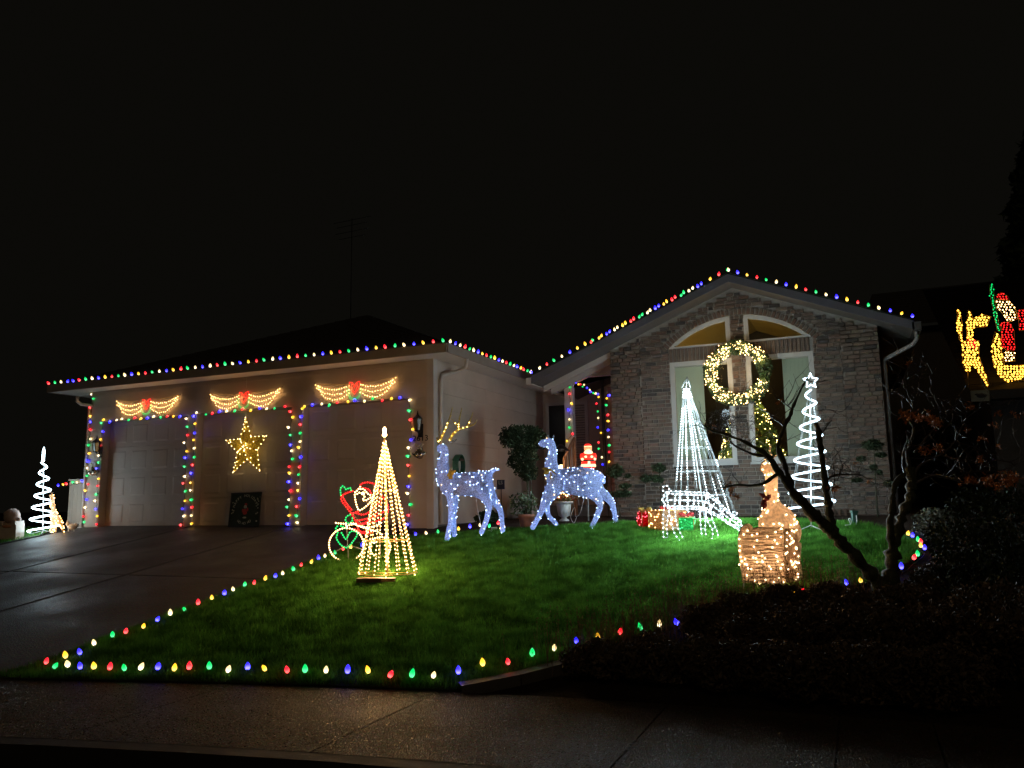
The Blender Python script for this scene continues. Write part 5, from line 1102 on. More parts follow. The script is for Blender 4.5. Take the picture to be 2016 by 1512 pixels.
# terracotta pot with plant
b0 = hg(1037, 1038); Y0 = b0.y; k_ = (b0 - CAM).dot(NH) / F; t = thing('terracotta_pot', 'terracotta pot with a leafy plant beside the raised-leg deer', 'plant pot', b0); r_ = 16 * k_; h_ = 25 * k_
mb = MB(); mb.lathe([(r_ * .72, 0), (r_ * .95, h_ * .8), (r_ * 1.04, h_ * .8), (r_ * 1.04, h_), (r_ * .9, h_), (r_ * .85, h_ * .88)], n=20); mb.build('pot', TERRA, t)
V, Fc = leaves(420, ellcloud((-.03, 0, h_ + .17), (.24, .2, .2), shellp=.3), .035); raw('foliage', V, Fc, LEAFM, t, kind='stuff')
mb = MB()
for i in range(6): a = i * 1.05; mb.tube([(0, 0, h_ * .85), (.08 * math.cos(a), .08 * math.sin(a), h_ + .12), (.17 * math.cos(a), .15 * math.sin(a), h_ + .26)], .006, 4)
mb.build('stems', TWIG, t)
# white urn with lit plant
b0 = hg(1111, 1026); t = thing('white_urn', 'white fluted urn with lit red and green plant behind the walking deer', 'urn', b0); k_ = (b0 - CAM).dot(NH) / F; r_ = 17.5 * k_; h_ = 38 * k_
mb = MB(); mb.lathe([(r_ * .55, 0), (r_ * .55, .02), (r_ * .3, h_ * .12), (r_ * .3, h_ * .2), (r_ * .62, h_ * .27), (r_ * .75, h_ * .5), (r_ * .84, h_ * .88)], n=24, flute=.05); mb.lathe([(r_ * .84, h_ * .88), (r_ * 1.03, h_ * .9), (r_ * 1.05, h_), (r_ * .9, h_), (r_ * .85, h_ * .9)], n=24); mb.build('urn_body', PLASTW, t)
V, Fc = leaves(360, ellcloud((0, 0, h_ + .06), (.2, .18, .10), shellp=.4), .026); raw('foliage', V, Fc, [LEAFM, mat('red leaf', (.25, .03, .02), .5, .3)], t, mi=(np.arange(len(Fc)) % 3 == 0).astype(int), kind='stuff')
minis('bulbs', [([(random.gauss(0, .11), random.gauss(-.04, .07), h_ + .06 + random.uniform(0, .1)) for _ in range(26)], WARM)], t, .010)
# wrapped planter and garden sign, hose reel, power strip
b0 = hg(1008, 1020); t = thing('covered_planter', 'planter wrapped in pale plastic sheeting against the garage side wall', 'planter', b0 + Vector((0, .4, 0)))
mb = MB(); rs = random.Random(2); prof = [(.30, 0), (.33, .12), (.30, .22), (.31, .28), (.24, .40), (.13, .46), (.03, .48)]; mb.lathe(prof, n=18)
mb.v = [p + Vector((rs.gauss(0, .018) + .06, rs.gauss(0, .018), rs.gauss(0, .012))) for p in mb.v]; mb.build('plastic_sheet', mat('pale plastic sheet', (.34, .30, .28), .35, .15, 8, .4, 25), t)
mb = MB(); mb.lathe([(.22, -.05), (.24, .10)], (.06, 0, 0), n=14); mb.build('tub', TERRA, t)
b0 = hy(986, 1000, 13.1); b0.z = gz(b0.x, b0.y); t = thing('garden_sign', 'small dark blue garden sign with white lettering on a stake', 'sign', b0)
c_ = wl(986, 954, 13.1, b0); mb = MB(); mb.box((c_.x - .075, -.008, c_.z - .085), (c_.x + .075, .008, c_.z + .085)); pl = mb.build('sign_plate', mat('dark blue enamel', (.015, .018, .05), .35, .1), t)
mb = MB(); text_into(mb, 'LS', .09, Matrix.Translation((c_.x, -.012, c_.z + .01)) @ Matrix.Rotation(math.pi / 2, 4, 'X') @ Matrix.Shear('XY', 4, (.2, 0)) if False else Matrix.Translation((c_.x, -.012, c_.z + .005)) @ Matrix.Rotation(math.pi / 2, 4, 'X'), depth=.002); mb.build('lettering', PRW, pl)
mb = MB(); mb.tube([(c_.x, .012, -.05), (c_.x, .012, c_.z + .05)], .008, 5); mb.build('stake', METD, t)
b0 = Vector((GX1 + .10, 13.0, 0)); q = hx(903, 918, GX1 + .1); b0 = Vector((GX1 + .04, q.y, q.z)); t = thing('hose_reel', 'green garden hose coiled on a hanger on the garage side wall', 'hose', b0)
mb = MB()
for i in range(5): mb.tube([(.03 + .022 * i, .17 * math.cos(a) * (1 - .04 * i), .02 + .19 * math.sin(a)) for a in np.linspace(0, 6.283, 25)[:-1]], .012, 6, closed=True)
mb.build('hose', mat('green hose', (.02, .10, .06), .4, .1), t, kind='stuff'); mb = MB(); mb.box((-.02, -.09, .10), (.13, .09, .14)); mb.build('hanger', METD, t)
b0 = hg(973, 1046); t = thing('outlet_box', 'small white outlet box lying at the back edge of the lawn', 'outlet box', b0, YAW); mb = MB(); mb.box((-.05, -.03, 0), (.05, .03, .065)); mb.build('housing', PLASTW, t); mb = MB(); mb.box((-.035, -.034, .02), (.035, -.029, .05)); mb.build('cover', METW, t)
# power cords
def cord(label, P, mm=WIREW, r=.0045): mb = MB(); P = [Vector(p) for p in P]; o0 = P[0].copy(); mb.tube(spline([p - o0 for p in P], 5), r, 5); o = mb.build('extension_cable', mm); o.location = o0; o['label'] = label; o['category'] = 'cable'
vb = VF(hg(935, 1062)); W2 = lambda v_, x, y, dy=0: v_.p + RH * v_.loc(x, y, dy).x + NH * dy + Vector((0, 0, v_.loc(x, y, dy).z))
cord('white cord hanging from the belly of the antlered deer to the lawn', [W2(vb, 936, 970), W2(vb, 940, 1000), W2(vb, 946, 1030), hg(950, 1046) + Vector((0, 0, .05)), hg(968, 1052) + Vector((0, 0, .05))])
vb = VF(hg(1130, 1042)); cord('white cord looping down from the walking deer to the flower bed', [W2(vb, 1151, 968), W2(vb, 1149, 985), W2(vb, 1141, 1012), hg(1136, 1026) + Vector((0, 0, .08)), hg(1130, 1036) + Vector((0, 0, .05)), hg(1124, 1030) + Vector((0, 0, .12)), hg(1132, 1020) + Vector((0, 0, .2)), hg(1134, 1024) + Vector((0, 0, .06))])
# power stake at the right
b0 = hg(1684, 1036); t = thing('power_stake', 'green garden power stake with white cord near the brick wall', 'power stake', b0, YAW); mb = MB(); mb.box((-.035, -.03, -.05), (.035, .03, .19)); mb.build('post', mat('green plastic', (.03, .09, .07), .4, .1), t); mb = MB(); mb.box((-.045, -.04, .19), (.045, .04, .215)); mb.build('cap', mat('green plastic', (.03, .09, .07), .4, .1), t)
mb = MB(); mb.tube(spline([(0.01, -.035, .15), (.0, -.06, .06), (-.03, -.07, .02), (-.08, -.08, .03), (-.09, -.08, .10), (-.12, -.08, .10), (-.11, -.1, .03), (-.2, -.14, .02)], 4), .006, 5); mb.build('cord', WIREW, t)
# soldier brick edging stubs
for i, px in enumerate((1638, 1650, 1662, 1675)):
    p = hy(px, 1017, 15.1); o = link('edging_brick', bmesh_box(BRK[5], .05, .17, .05), None, loc=(p.x, 15.15, 1.2)); o['label'] = 'dark upright edging brick at the foot of the brick wall'; o['category'] = 'edging brick'; o['group'] = 'upright edging bricks'
# lit plastic figure on a post
b0 = hg(1154, 1019); b0 = Vector((hy(1157, 1010, 14.0).x, 14.0, 0)); b0.z = gz(b0.x, b0.y); v = VF(b0); zb = v.loc(1158, 922).z; zt = v.loc(1157, 873).z; hh = zt - zb; xx = v.loc(1158, 900).x
t = thing('lit_plastic_figure', 'glowing plastic figure of a bearded man in red coat on a white post', 'lit figure', b0, YAW)
mb = MB(); mb.tube([(xx - .03, 0, -.05), (xx - .03, 0, zb + .02)], .014, 6); mb.build('post', METW, t)
GR = emit('lit red plastic', (1, .02, .012), .6); GW = emit('lit white plastic', (1, .62, .32), .9); GS = emit('lit skin plastic', (1, .36, .15), .5)
z = lambda f: zb + hh * f
mb = MB(); c_ = (xx, 0, 0); R_ = hh * .27
mb.lathe([(R_ * .9, z(0)), (R_ * 1.05, z(.05))], c_, 18, 0); mb.lathe([(R_ * 1.08, z(.05)), (R_ * 1.14, z(.10)), (R_ * 1.08, z(.16))], c_, 18, 1); mb.lathe([(R_ * 1.02, z(.16)), (R_ * 1.06, z(.27))], c_, 18, 0); mb.lathe([(R_ * 1.06, z(.27)), (R_ * 1.04, z(.33))], c_, 18, 2); mb.lathe([(R_ * 1.04, z(.33)), (R_ * 1.02, z(.46)), (R_ * .9, z(.58)), (R_ * .6, z(.66))], c_, 18, 0)
for s in (-1, 1): mb.ell((xx + s * R_ * .95, -.02, z(.47)), R_ * .30, R_ * .4, hh * .14, 12, 0); mb.ell((xx + s * R_ * .85, -R_ * .45, z(.36)), R_ * .30, R_ * .3, hh * .06, 10, 1); mb.ell((xx + s * R_ * .45, -R_ * .95, z(.45)), R_ * .22, R_ * .15, hh * .05, 8, 1)
mb.box((xx - R_ * .18, -R_ * 1.10, z(.12)), (xx + R_ * .18, -R_ * .9, z(.27)), 1); bd = mb.build('body', [GR, GW, BLACK], t)
mb = MB(); mb.ell((xx, -R_ * .05, z(.79)), R_ * .60, R_ * .58, hh * .135, 14, 0); mb.ell((xx, -R_ * .62, z(.77)), R_ * .10, R_ * .10, hh * .02, 6, 0)
for s in (-1, 1): mb.ell((xx + s * R_ * .22, -R_ * .58, z(.82)), R_ * .06, R_ * .05, hh * .012, 6, 1)
mb.build('head', [GS, BLACK], t)
mb = MB(); mb.ell((xx, -R_ * .42, z(.61)), R_ * .66, R_ * .55, hh * .14, 14); mb.ell((xx, -R_ * .62, z(.72)), R_ * .34, R_ * .14, hh * .03, 10); mb.build('beard', GW, t)
mb = MB(); mb.ell((xx, R_ * .05, z(.875)), R_ * .62, R_ * .60, hh * .03, 14, 1); mb.ell((xx, R_ * .08, z(.915)), R_ * .54, R_ * .54, hh * .085, 14, 0); mb.build('cap', [GR, GW], t); lamp(t, (xx, -.35, z(.5)), .8, (1, .36, .2), .1); lamp(t, (xx, .35, z(.6)), 2.0, (1, .36, .2), .1)
# small lantern on the porch side
b0 = hy(1105, 925, 15.0); t = thing('porch_lantern', 'black framed lantern with a pale glowing pane beside the stair railing', 'lantern', b0); mb = MB(); s_ = .13; hgt = .38
for a, b in ((-1, -1), (1, -1), (1, 1), (-1, 1)): mb.tube([(a * s_, b * s_, 0), (a * s_, b * s_, hgt)], .009, 4)
mb.box((-s_ - .02, -s_ - .02, -.02), (s_ + .02, s_ + .02, 0)); mb.lathe([(s_ * 1.5, hgt), (s_ * .7, hgt + .09), (.02, hgt + .14)], n=4); mb.tube([(0, 0, -.02), (0, 0, 1.25 - b0.z)], .02, 6); mb.build('frame', METD, t)
mb = MB(); mb.lathe([(.03, .0), (.03, .10)], n=8); mb.build('candle', emit('candle glow', (1, .55, .2), 6), t); lamp(t, (0, 0, .2), 1.4, (1, .5, .24), .03); mb = MB(); mb.box((-s_, -s_ + .004, .01), (s_, -s_ + .008, hgt)); mb.build('pane', PANE, t)

# ================================================================= FAR LEFT
base = hg(22, 1062); v = VF(base); t = thing('chimney_ornament', 'unlit pale plastic chimney ornament with rounded figure at the driveway side', 'ornament', base, YAW); k_ = v.k()
a_, b_ = v.loc(3, 1062), v.loc(41, 1030); w_ = (b_.x - a_.x) / 2; cx_ = (a_.x + b_.x) / 2; mb = MB(); PB = mat('aged white plastic', (.42, .36, .30), .45, .1, 10)
mb.prism([(cx_ - w_, -.14, 0), (cx_ + w_, -.14, 0), (cx_ + w_ * .98, -.14, b_.z), (cx_ - w_ * .98, -.14, b_.z)], (0, .28, 0)); mb.build('chimney', PB, t)
for s in (-1, 1): mb = MB(); mb.box((cx_ + s * w_ * .72 - .045, -.17, b_.z - .03), (cx_ + s * w_ * .72 + .045, .12, b_.z + .05)); mb.build('rim_block', PB, t)
mb = MB(); q = v.loc(24, 1015); mb.ell((q.x, 0, q.z - .02), w_ * .85, .14, .17, 14); mb.ell((q.x - w_ * .7, 0, q.z + .04), .05, .05, .05, 8); mb.ell((q.x + w_ * .75, 0, q.z - .08), .05, .06, .05, 8); mb.build('figure', mat('faded pink plastic', (.36, .27, .24), .5, .1), t)
mb = MB(); q = v.loc(22, 1036); mb.ell((q.x, -.145, q.z), .10, .015, .03, 10); mb.build('trim_band', mat('orange plastic', (.5, .2, .08), .4, 0), t)
base = hg(113, 1050); v = VF(base); t = thing('wicker_deer', 'small vine deer in warm bulbs beside the spiral tree at the low fence', 'lit deer', base, YAW); k_ = v.k()
fq = lambda x, y, dy=0: v.loc(x / 6.87, 860 + y / 6.87, dy)
N_ = [(745, 1120, 55, 0), (720, 1010, 30, 0), (715, 900, 26, 0), (700, 800, 28, 0), (675, 785, 16, 0), (790, 1140, 50, 0), (700, 1200, 18, -.05), (695, 1295, 14, -.05), (750, 1210, 16, .05), (752, 1295, 13, .05), (830, 1200, 20, -.05), (852, 1290, 14, -.05)]
me = skin('body', [(fq(x, y, dy), r / 6.87 * k_) for x, y, r, dy in N_], [(0, 1), (1, 2), (2, 3), (3, 4), (0, 5), (0, 6), (6, 7), (0, 8), (8, 9), (5, 10), (10, 11)]); me.materials.clear(); me.materials.append(WICK); bd = link('body', me, t); minis('bulbs', [(surf_points(me, 75, off=.01), WARM)], bd, .0125); minis('inner_bulbs', [([fq(x, y) for x, y in ((745, 1110), (770, 1130), (720, 1000), (715, 900), (700, 800))], WARM)], bd, .012)
mb = MB(); mb.tube([fq(700, 780), fq(690, 735), fq(700, 715)], .008, 5); mb.tube([fq(705, 780), fq(715, 750)], .006, 5); mb.build('antlers', WICKS, t)
base = hg(142, 1046); v = VF(base); t = thing('garden_ornament', 'small white animal ornament by the low side fence', 'ornament', base, YAW)
mb = MB(); mb.ell((0, 0, .09), .11, .06, .07, 10); mb.ell((-.10, 0, .15), .045, .045, .05, 8); mb.ell((.08, 0, .13), .06, .03, .05, 8); mb.tube([(-.06, -.03, .05), (-.06, -.03, 0)], .015, 5); mb.tube([(.06, -.03, .05), (.06, -.03, 0)], .015, 5); mb.build('body', PLASTW, t); mb = MB(); mb.ell((-.115, 0, .205), .012, .02, .03, 6); mb.build('ear', PLASTW, t)

# ================================================================= BARE MAPLE
base = hg(1742, 1178); v = VF(base); t = thing('bare_maple', 'bare mossy maple with twisting dark limbs and few dry leaves', 'tree', base, YAW)
def ml(L_): return [v.loc(x, y, d) for x, y, d in L_]
rs = random.Random(11)
limbs = [([(1745, 1195, 0), (1738, 1160, 0), (1700, 1115, -.02), (1655, 1065, -.05), (1625, 1035, -.06), (1590, 1000, -.08), (1560, 965, -.1), (1535, 930, -.12), (1515, 900, -.12)], .075, .03),
 ([(1515, 900, -.12), (1480, 878, -.14), (1440, 858, -.16), (1405, 850, -.2), (1385, 838, -.2)], .022, .006), ([(1535, 930, -.12), (1495, 955, -.15), (1450, 955, -.2), (1420, 960, -.2)], .02, .005), ([(1515, 900, -.12), (1470, 890, -.05), (1430, 862, 0), (1410, 825, 0)], .018, .004),
 ([(1560, 965, -.1), (1545, 915, -.1), (1530, 880, -.06), (1545, 840, -.05), (1560, 805, 0), (1570, 780, 0), (1590, 745, .02)], .03, .006), ([(1545, 840, -.05), (1520, 820, -.06), (1480, 790, -.1), (1455, 775, -.1)], .010, .003), ([(1562, 805, 0), (1540, 790, 0), (1525, 785, 0)], .007, .003),
 ([(1655, 1065, -.05), (1640, 1040, 0), (1632, 1000, .02), (1625, 960, .03), (1618, 900, .04), (1612, 860, .05), (1608, 830, .05)], .045, .022), ([(1628, 945, .03), (1650, 935, 0), (1690, 934, -.02), (1700, 936, -.02)], .014, .003), ([(1645, 938, 0), (1640, 915, 0), (1635, 900, 0)], .007, .002), ([(1652, 934, 0), (1660, 915, 0), (1672, 902, 0)], .007, .002), ([(1612, 860, .05), (1635, 832, .05), (1645, 810, .05)], .008, .002), ([(1690, 934, 0), (1700, 920, 0)], .004, .002),
 ([(1748, 1195, 0), (1752, 1150, 0), (1757, 1100, .02), (1765, 1060, .03), (1775, 1015, .05), (1790, 985, .05), (1795, 950, .05), (1790, 920, .05)], .075, .035), ([(1757, 1100, .02), (1752, 1040, -.03), (1755, 985, -.05), (1762, 955, -.05), (1780, 935, -.02)], .035, .02),
 ([(1790, 920, .05), (1785, 895, .04), (1795, 865, .04), (1800, 845, .05), (1790, 825, .06), (1797, 800, .06), (1788, 775, .06), (1787, 745, .06), (1788, 720, .06)], .022, .003), ([(1795, 800, .06), (1775, 777, .05), (1752, 772, .05)], .006, .002), ([(1796, 790, .06), (1810, 770, .08), (1815, 740, .1), (1822, 720, .1)], .006, .002), ([(1780, 935, -.02), (1777, 900, -.03), (1786, 868, -.03)], .012, .004),
 ([(1790, 960, .05), (1815, 945, .02), (1842, 937, 0), (1875, 942, -.03), (1900, 950, -.05), (1940, 955, -.05)], .018, .004), ([(1797, 940, .05), (1815, 915, .05), (1850, 895, .05), (1880, 870, .05), (1893, 840, .05), (1903, 815, .05)], .018, .004), ([(1800, 890, .05), (1825, 860, .1), (1850, 830, .1), (1870, 815, .1)], .012, .003), ([(1903, 815, .05), (1880, 815, 0), (1860, 812, 0)], .005, .002), ([(1880, 870, .05), (1920, 880, .1), (1960, 898, .1)], .006, .002), ([(1903, 815, .05), (1930, 800, .05), (1960, 800, .08), (2010, 790, .08)], .006, .002), ([(1875, 942, 0), (1910, 930, .1), (1970, 925, .1), (2016, 905, .1)], .007, .003), ([(1850, 895, .05), (1900, 905, .15), (1950, 900, .15)], .006, .002)]
mb = MB(); tw = MB(); ends = []
for i, (L_, r0, r1) in enumerate(limbs):
    P = spline(ml(L_), 7); n = len(P)
    rr = [(r0 + (r1 - r0) * (j / (n - 1)) ** .8) * (1.12 if r0 > .02 else 1.1) * (1 + (.75 if r0 > .02 else .25) * noise.noise(P[j] * 19 + Vector((i * 3, 0, 0)))) for j in range(n)]
    P = [p + Vector((noise.noise(p * 9) * .014, noise.noise(p * 9 + Vector((5, 0, 0))) * .02, noise.noise(p * 9 + Vector((0, 7, 0))) * .014)) * (1 if r0 > .012 else 1.4) for p in P]
    (mb if r0 > .019 else tw).tube(P, rr, 9 if r0 > .019 else 5)
    if r0 < .025:
        for j in range(1, n, 2):
            if rs.random() < .85:
                d = Vector((rs.uniform(-1, 1), rs.uniform(-.6, .6), rs.uniform(-.2, 1))).normalized(); L1 = rs.uniform(.05, .26); q = P[j] + d * L1; mid = P[j] + d * L1 * .5 + Vector((rs.gauss(0, .01), 0, rs.gauss(0, .012))); tw.tube([P[j], mid, q], [max(.0022, rr[j] * .4), .002, .0012], 4); ends.append(q); ends.append(mid)
for i, (L_, r0, r1) in enumerate(limbs):
    if r0 > .05: continue
    P = spline(ml(L_), 6)
    for _ in range(4):
        j = rs.randrange(len(P) // 4, len(P)); p = P[j]; d = Vector((rs.gauss(0, 1), rs.gauss(0, .5), rs.gauss(.35, .7))).normalized(); L1 = rs.uniform(.18, .5); Q = [p]
        for s_ in range(5):
            d = (d + Vector((rs.gauss(0, .3), rs.gauss(0, .2), rs.gauss(.05, .3)))).normalized(); Q.append(Q[-1] + d * L1 / 5)
            if s_ > 0:
                e_ = (d + Vector((rs.gauss(0, .8), rs.gauss(0, .4), rs.gauss(0, .8)))).normalized(); tw.tube([Q[-1], Q[-1] + e_ * rs.uniform(.04, .14)], [.0022, .001], 3)
        tw.tube(Q, [.005, .0042, .0035, .0028, .002, .0012], 4)
mb.build('trunk', BARK, t); tw.build('twigs', TWIG, t, kind='stuff')
# matted twig clump at the left end, as in the photograph
cl = v.loc(1440, 835, -.15); tw2 = MB()
for _ in range(260):
    a = cl + Vector((rs.gauss(0, .13), rs.gauss(0, .08), rs.gauss(0, .06))); b = a + Vector((rs.gauss(0, .07), rs.gauss(0, .04), rs.gauss(0, .04))); tw2.tube([a, a.lerp(b, .5) + Vector((0, 0, rs.gauss(0, .012))), b], .0022, 3)
tw2.build('twig_tangle', TWIG, t, kind='stuff')
def lobed(c_, s, rng):
    N = Vector((rng.gauss(0, 1), rng.gauss(-1, .6), rng.gauss(0, .8))).normalized(); u = N.orthogonal().normalized(); w_ = N.cross(u); a0 = rng.uniform(0, 6.28); vs = [c_]
    for j in range(10):
        a = a0 + j * .5; r = s * (1.0 if j % 2 == 0 else .42); vs.append(c_ + u * r * math.cos(a) + w_ * r * math.sin(a) + N * rng.gauss(0, s * .15))
    return vs, [(0, j, j + 1) for j in range(1, 10)]
spots = [(1790, 818, 14, 40), (1820, 820, 12, 30), (1840, 832, 14, 30), (1845, 880, 10, 22), (1820, 885, 9, 14), (1910, 800, 9, 10), (1965, 815, 6, 6), (2005, 815, 8, 8), (1955, 838, 8, 8), (1905, 848, 8, 8), (1935, 865, 8, 8), (1967, 880, 5, 5), (1930, 905, 8, 8), (1950, 948, 22, 60), (1990, 945, 20, 60), (1910, 945, 14, 26), (1685, 915, 5, 4), (1640, 960, 8, 10), (1710, 947, 4, 3), (1790, 715, 4, 3), (1395, 840, 12, 8), (1540, 795, 6, 4), (1440, 960, 14, 16)]
lf = MB()
for x, y, s, n in spots:
    for _ in range(max(2, int(n * .7))):
        p = v.loc(x + rs.gauss(0, s * .6), y + rs.gauss(0, s * .35), rs.gauss(0, .06)); a, b = lobed(p, rs.uniform(.026, .048), rs); lf.add(a, b)
lf.build('dry_leaves', LEAFO, t, kind='stuff')

# ================================================================= SHRUB BED
def shrub(px, py, rx, rz, label, mm, n, size, group=None, Y=None, sink=.15):
    b0 = hg(px, py) if Y is None else Vector((hy(px, py, Y).x, Y, 0)); b0.z = gz(b0.x, b0.y)
    t = thing('shrub', label, 'shrub', b0, 0, group)
    V, Fc = leaves(n, ellcloud((0, 0, rz * (1 - sink)), (rx, rx * .9, rz), lump=.16), size); V[:, 2] = np.maximum(V[:, 2], .0); raw('foliage', V, Fc, mm, t, kind='stuff')
    mb = MB()
    for i in range(7):
        a = i * .9; mb.tube([(0, 0, -.03), (rx * .3 * math.cos(a), rx * .3 * math.sin(a), rz * .7), (rx * .6 * math.cos(a), rx * .6 * math.sin(a), rz * 1.3)], .008, 4)
    mb.build('stems', TWIG, t)
    return t
shrub(2010, 1200, .70, .60, 'large rounded dark shrub beside the maple trunk', LEAFD, 9000, .028)
shrub(2000, 1330, .55, .35, 'low spreading shrub at the sidewalk in front of the large rounded shrub', LEAFH, 6000, .022)
shrub(1850, 1065, .28, .22, 'small grey-green shrub behind the curl of bulbs', mat('grey green leaf', (.07, .08, .05), .6, .3, 10), 2500, .022)
shrub(960, 1040, .22, .12, 'low dark fern clump at the foot of the garage side wall', LEAFD, 900, .04, Y=12.9)
GPB = 'heather mounds in the shrub bed'
for px, py, r, h in [(1180, 1325, .30, .16), (1290, 1330, .34, .2), (1420, 1345, .36, .22), (1560, 1360, .38, .22), (1700, 1370, .40, .24), (1390, 1250, .24, .17), (1470, 1280, .32, .18), (1460, 1228, .24, .18), (1545, 1208, .24, .17), (1630, 1196, .22, .15), (1590, 1280, .40, .25), (1730, 1290, .42, .26), (1850, 1300, .42, .28), (1500, 1235, .26, .15), (1640, 1225, .30, .16), (1840, 1380, .4, .24), (1790, 1200, .3, .14), (1860, 1180, .35, .2), (1700, 1215, .28, .15), (1900, 1150, .36, .26), (1930, 1280, .4, .28)]:
    shrub(px, py, r, h, 'low dark heather mound in the shrub bed', LEAFH, 3600, .022, group=GPB, sink=.42)
# thin dry stalks rising along the bed edge
Vs = []; Fs = []; o = 0; BP = [hg(px, py) for px, py in [(1080, 1318), (1180, 1288), (1260, 1262), (1336, 1236), (1400, 1218), (1460, 1202), (1520, 1188), (1600, 1178), (1690, 1166)]]
for a, b in zip(BP, BP[1:]):
    for _ in range(130):
        p = a.lerp(b, random.random()) + Vector((random.gauss(.02, .16), random.gauss(.02, .16), 0)); h = random.uniform(.14, .46); d = Vector((random.gauss(0, .06), random.gauss(0, .06), h)); w_ = .003
        Vs += [p + Vector((-w_, 0, -.02)), p + Vector((w_, 0, -.02)), p + d]; Fs.append((o, o + 1, o + 2)); o += 3
        for _ in range(5):
            c_ = p + d * random.uniform(.55, 1.05); s = .012; u = Vector((random.gauss(0, 1), random.gauss(0, 1), random.gauss(0, 1))).normalized() * s; w2 = u.orthogonal().normalized() * s * .6; Vs += [c_ - u, c_ + w2, c_ + u]; Fs.append((o, o + 1, o + 2)); o += 3
raw('dry_stalks', [tuple(p) for p in Vs], Fs, mat('dry stalk', (.15, .09, .045), .6, .5, 20), kind='stuff', label='thin dry flower stalks rising along the edge of the shrub bed', category='stalks')

# ================================================================= NEIGHBOUR
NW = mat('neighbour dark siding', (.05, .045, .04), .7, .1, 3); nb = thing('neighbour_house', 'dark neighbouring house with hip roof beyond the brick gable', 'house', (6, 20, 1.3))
ey = 18.0; ez = hy(1950, 762, ey).z - .1; xl = 2.2
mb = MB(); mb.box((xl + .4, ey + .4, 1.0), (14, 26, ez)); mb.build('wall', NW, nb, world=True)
mb = MB(); rz_ = hy(1800, 575, 23.5).z; courses(mb, (xl, ey, ez), (14.5, ey, ez), (14.5, 23.5, rz_), (xl - .2, 23.5, rz_), 20); mb.build('roof', mat('black roof shingles', (.007, .007, .007), .9, .5, 25, .5, 60, spec=.1), nb, world=True, kind='stuff')
mb = MB(); mb.box((xl, ey - .03, ez - .14), (14.5, ey + .0, ez + .03)); mb.build('fascia', mat('black gutter paint', (.012, .011, .01), .7, .1), nb, world=True)
mb = MB(); mb.box((xl + .02, ey + .01, ez - .14), (14.4, ey + .39, ez - .12)); mb.build('soffit', mat('black gutter paint', (.012, .011, .01), .7, .1), nb, world=True)
mb = MB(); q = hy(1930, 779, ey - .06); mb.box((q.x - .16, ey - .06, q.z - .11), (q.x + .16, ey - .032, q.z + .11)); pl = mb.build('wall_plaque', mat('plaque white', (.16, .18, .15), .5, .1), nb, world=True)
mb = MB(); mb.ell((q.x + .02, ey - .065, q.z), .09, .004, .05, 10); mb.ell((q.x - .05, ey - .065, q.z + .03), .05, .004, .02, 8); mb.build('plaque_print', BLACK, pl, world=True)
mb = MB(); xa, xb = hy(1690, 640, 27).x, hy(1960, 640, 27).x; z1_ = hy(1800, 640, 27).z; z2_ = hy(1800, 572, 31).z; courses(mb, (xa, 27, z1_), (xb + 6, 27, z1_), (xb + 6, 31, z2_), (xa + .6, 31, z2_), 14); mb.build('rear_roof', SHING, nb, world=True, kind='stuff')
mb = MB(); mb.box((xa + .4, 27.3, 1.0), (xb + 5.5, 31, z1_)); mb.build('rear_wall', NW, nb, world=True)
# display standing on that roof (crop 1816,500 x5.04)
base = hy(1955, 760, ey + .15); base.z = ez + .05; v = VF(base); rq = lambda x, y, dy=0: v.loc(1816 + x / 5.04, 500 + y / 5.04, dy)
def scatter(poly, step, mm, rng):
    xs0 = [p[0] for p in poly]; ys0 = [p[1] for p in poly]; out = []; P = np.array(poly, float); y = min(ys0)
    while y < max(ys0):
        x = min(xs0) + rng.uniform(0, step)
        while x < max(xs0):
            if inpoly(np.array([[x, y]]), [tuple(p) for p in poly])[0]: out.append(rq(x + rng.gauss(0, 3), y + rng.gauss(0, 3), -.02))
            x += step
        y += step * .8
    return out
rn = random.Random(9)
def outline(mb, poly, close=True): mb.tube([rq(x, y) for x, y in poly], .008, 4, closed=close)
t = thing('roof_reindeer', 'yellow lit reindeer display standing on the neighbouring roof', 'light display', base, YAW)
deerp = [[(345, 560), (375, 560), (395, 700), (390, 860), (365, 850), (340, 720)], [(445, 560), (480, 555), (500, 640), (600, 600), (680, 620), (640, 720), (500, 730), (490, 850), (560, 860), (560, 1010), (660, 1300), (630, 1320), (540, 1140), (470, 1100), (470, 1180), (430, 1170), (395, 1080), (395, 880), (440, 860), (440, 700)]]
mb = MB(); [outline(mb, p) for p in deerp]; outline(mb, [(370, 860), (400, 900)], False); outline(mb, [(645, 1310), (650, 1330)], False)
mb.tube([rq(450, 1170), rq(455, 1330)], .006, 4); mb.build('wire_frame', GOLDM, t)
minis('bulbs', [([q for p in deerp for q in scatter(p, 31, None, rn)], ROPEY), (scatter([(430, 840), (530, 860), (540, 930), (440, 920)], 26, None, rn), ROPER)], t, .0235)
t = thing('roof_sleigh', 'yellow lit sleigh with bearded red-coated driver on the neighbouring roof', 'light display', base + RH * .5, YAW); v = VF(base + RH * .5)
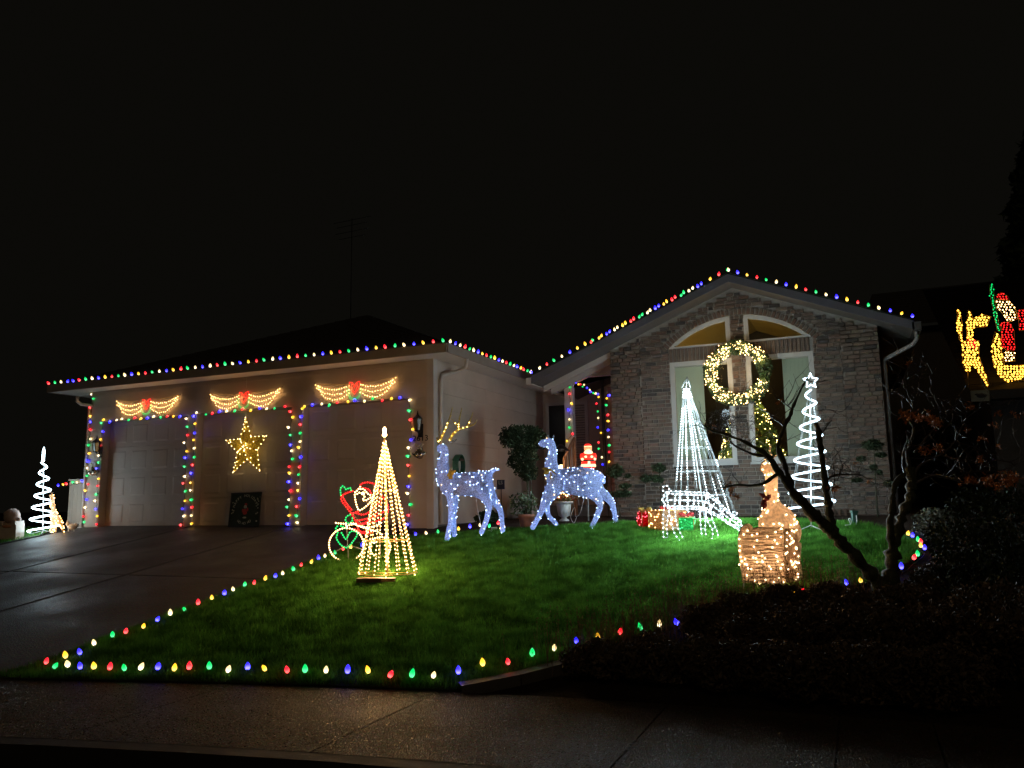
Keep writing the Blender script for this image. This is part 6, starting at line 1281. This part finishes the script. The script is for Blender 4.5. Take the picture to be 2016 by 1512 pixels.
hull = [(720, 770), (760, 800), (790, 1000), (820, 1120), (1000, 1100), (1250, 1080), (1280, 1250), (1180, 1330), (960, 1330), (850, 1290), (760, 1200), (700, 1080), (690, 900)]; pole_ = [(665, 300), (700, 300), (720, 500), (760, 700), (790, 780), (745, 760), (700, 560), (670, 400)]; hat = [(720, 420), (780, 380), (850, 420), (860, 460), (730, 440)]; face = [(730, 450), (860, 460), (930, 560), (950, 640), (850, 680), (800, 600), (730, 520)]; coat = [(780, 680), (860, 680), (910, 760), (920, 950), (840, 960), (770, 900), (790, 780)]; sack = [(950, 560), (1050, 540), (1150, 640), (1120, 760), (960, 760)]; legs_ = [(800, 980), (910, 960), (920, 1060), (820, 1070)]
mb = MB()
for p in (hull, pole_, hat, face, coat, sack, legs_): outline(mb, p)
outline(mb, [(300 + 560, 1330), (860, 1345), (1250, 1345)], False); mb.build('wire_frame', GOLDM, t)
minis('hull_bulbs', [(scatter(hull, 31, None, rn), ROPEY)], t, .0235)
minis('figure_bulbs', [(scatter(hat, 28, None, rn) + scatter(coat, 30, None, rn) + scatter(sack, 32, None, rn), ROPER), (scatter(pole_, 24, None, rn), ROPEG), (scatter(face, 32, None, rn) + scatter(legs_, 30, None, rn), ROPEC)], t, .0155)
lamp(t, (.0, -.6, .9), .5, (1, .55, .12), .2); lamp(t, (-.7, -.6, .9), .5, (1, .55, .12), .2)
# conifer behind the neighbour
b0 = Vector((hy(2080, 700, 27).x, 27, 1.3)); t = thing('conifer', 'tall dark conifer rising behind the neighbouring roof', 'tree', b0); Ht = hy(2040, 300, 27).z - 1.3
def confn(n):
    z = Ht * (1 - np.sqrt(RNG.random(n))); a = RNG.uniform(0, 6.283, n); r = (2.3 * (1 - z / Ht) ** .8 + .1) * RNG.random(n) ** .4 * (1 + .2 * np.sin(z * 6) * np.cos(3 * a)); return np.stack([r * np.cos(a), r * np.sin(a), z + .8 - r * .25], 1)
V, Fc = leaves(26000, confn, .16); raw('crown', V, Fc, LEAFD, t, kind='stuff'); mb = MB(); mb.tube([(0, 0, -.2), (0, 0, Ht)], [.22, .03], 8); mb.build('trunk', BARK, t)
# aerial mast on the garage roof
b0 = Vector((hy(690, 640, 17.5).x, 17.5, 6.2)); zt = hy(684, 432, 17.5).z - b0.z; t = thing('roof_aerial', 'thin aerial mast rising behind the garage roof peak', 'aerial', b0); mb = MB(); mb.tube([(0, 0, -.4), (0, 0, zt)], .011, 6); mb.build('mast', METD, t)
mb = MB()
for i, (z_, w_) in enumerate(((zt - .05, .62), (zt - .2, .5), (zt - .38, .55), (zt - .55, .42))): mb.tube([(-w_, 0, z_), (w_, 0, z_ + .02)], .007, 4)
mb.tube([(0, 0, zt - .6), (0, 0, zt)], .01, 4); mb.build('elements', METD, t)
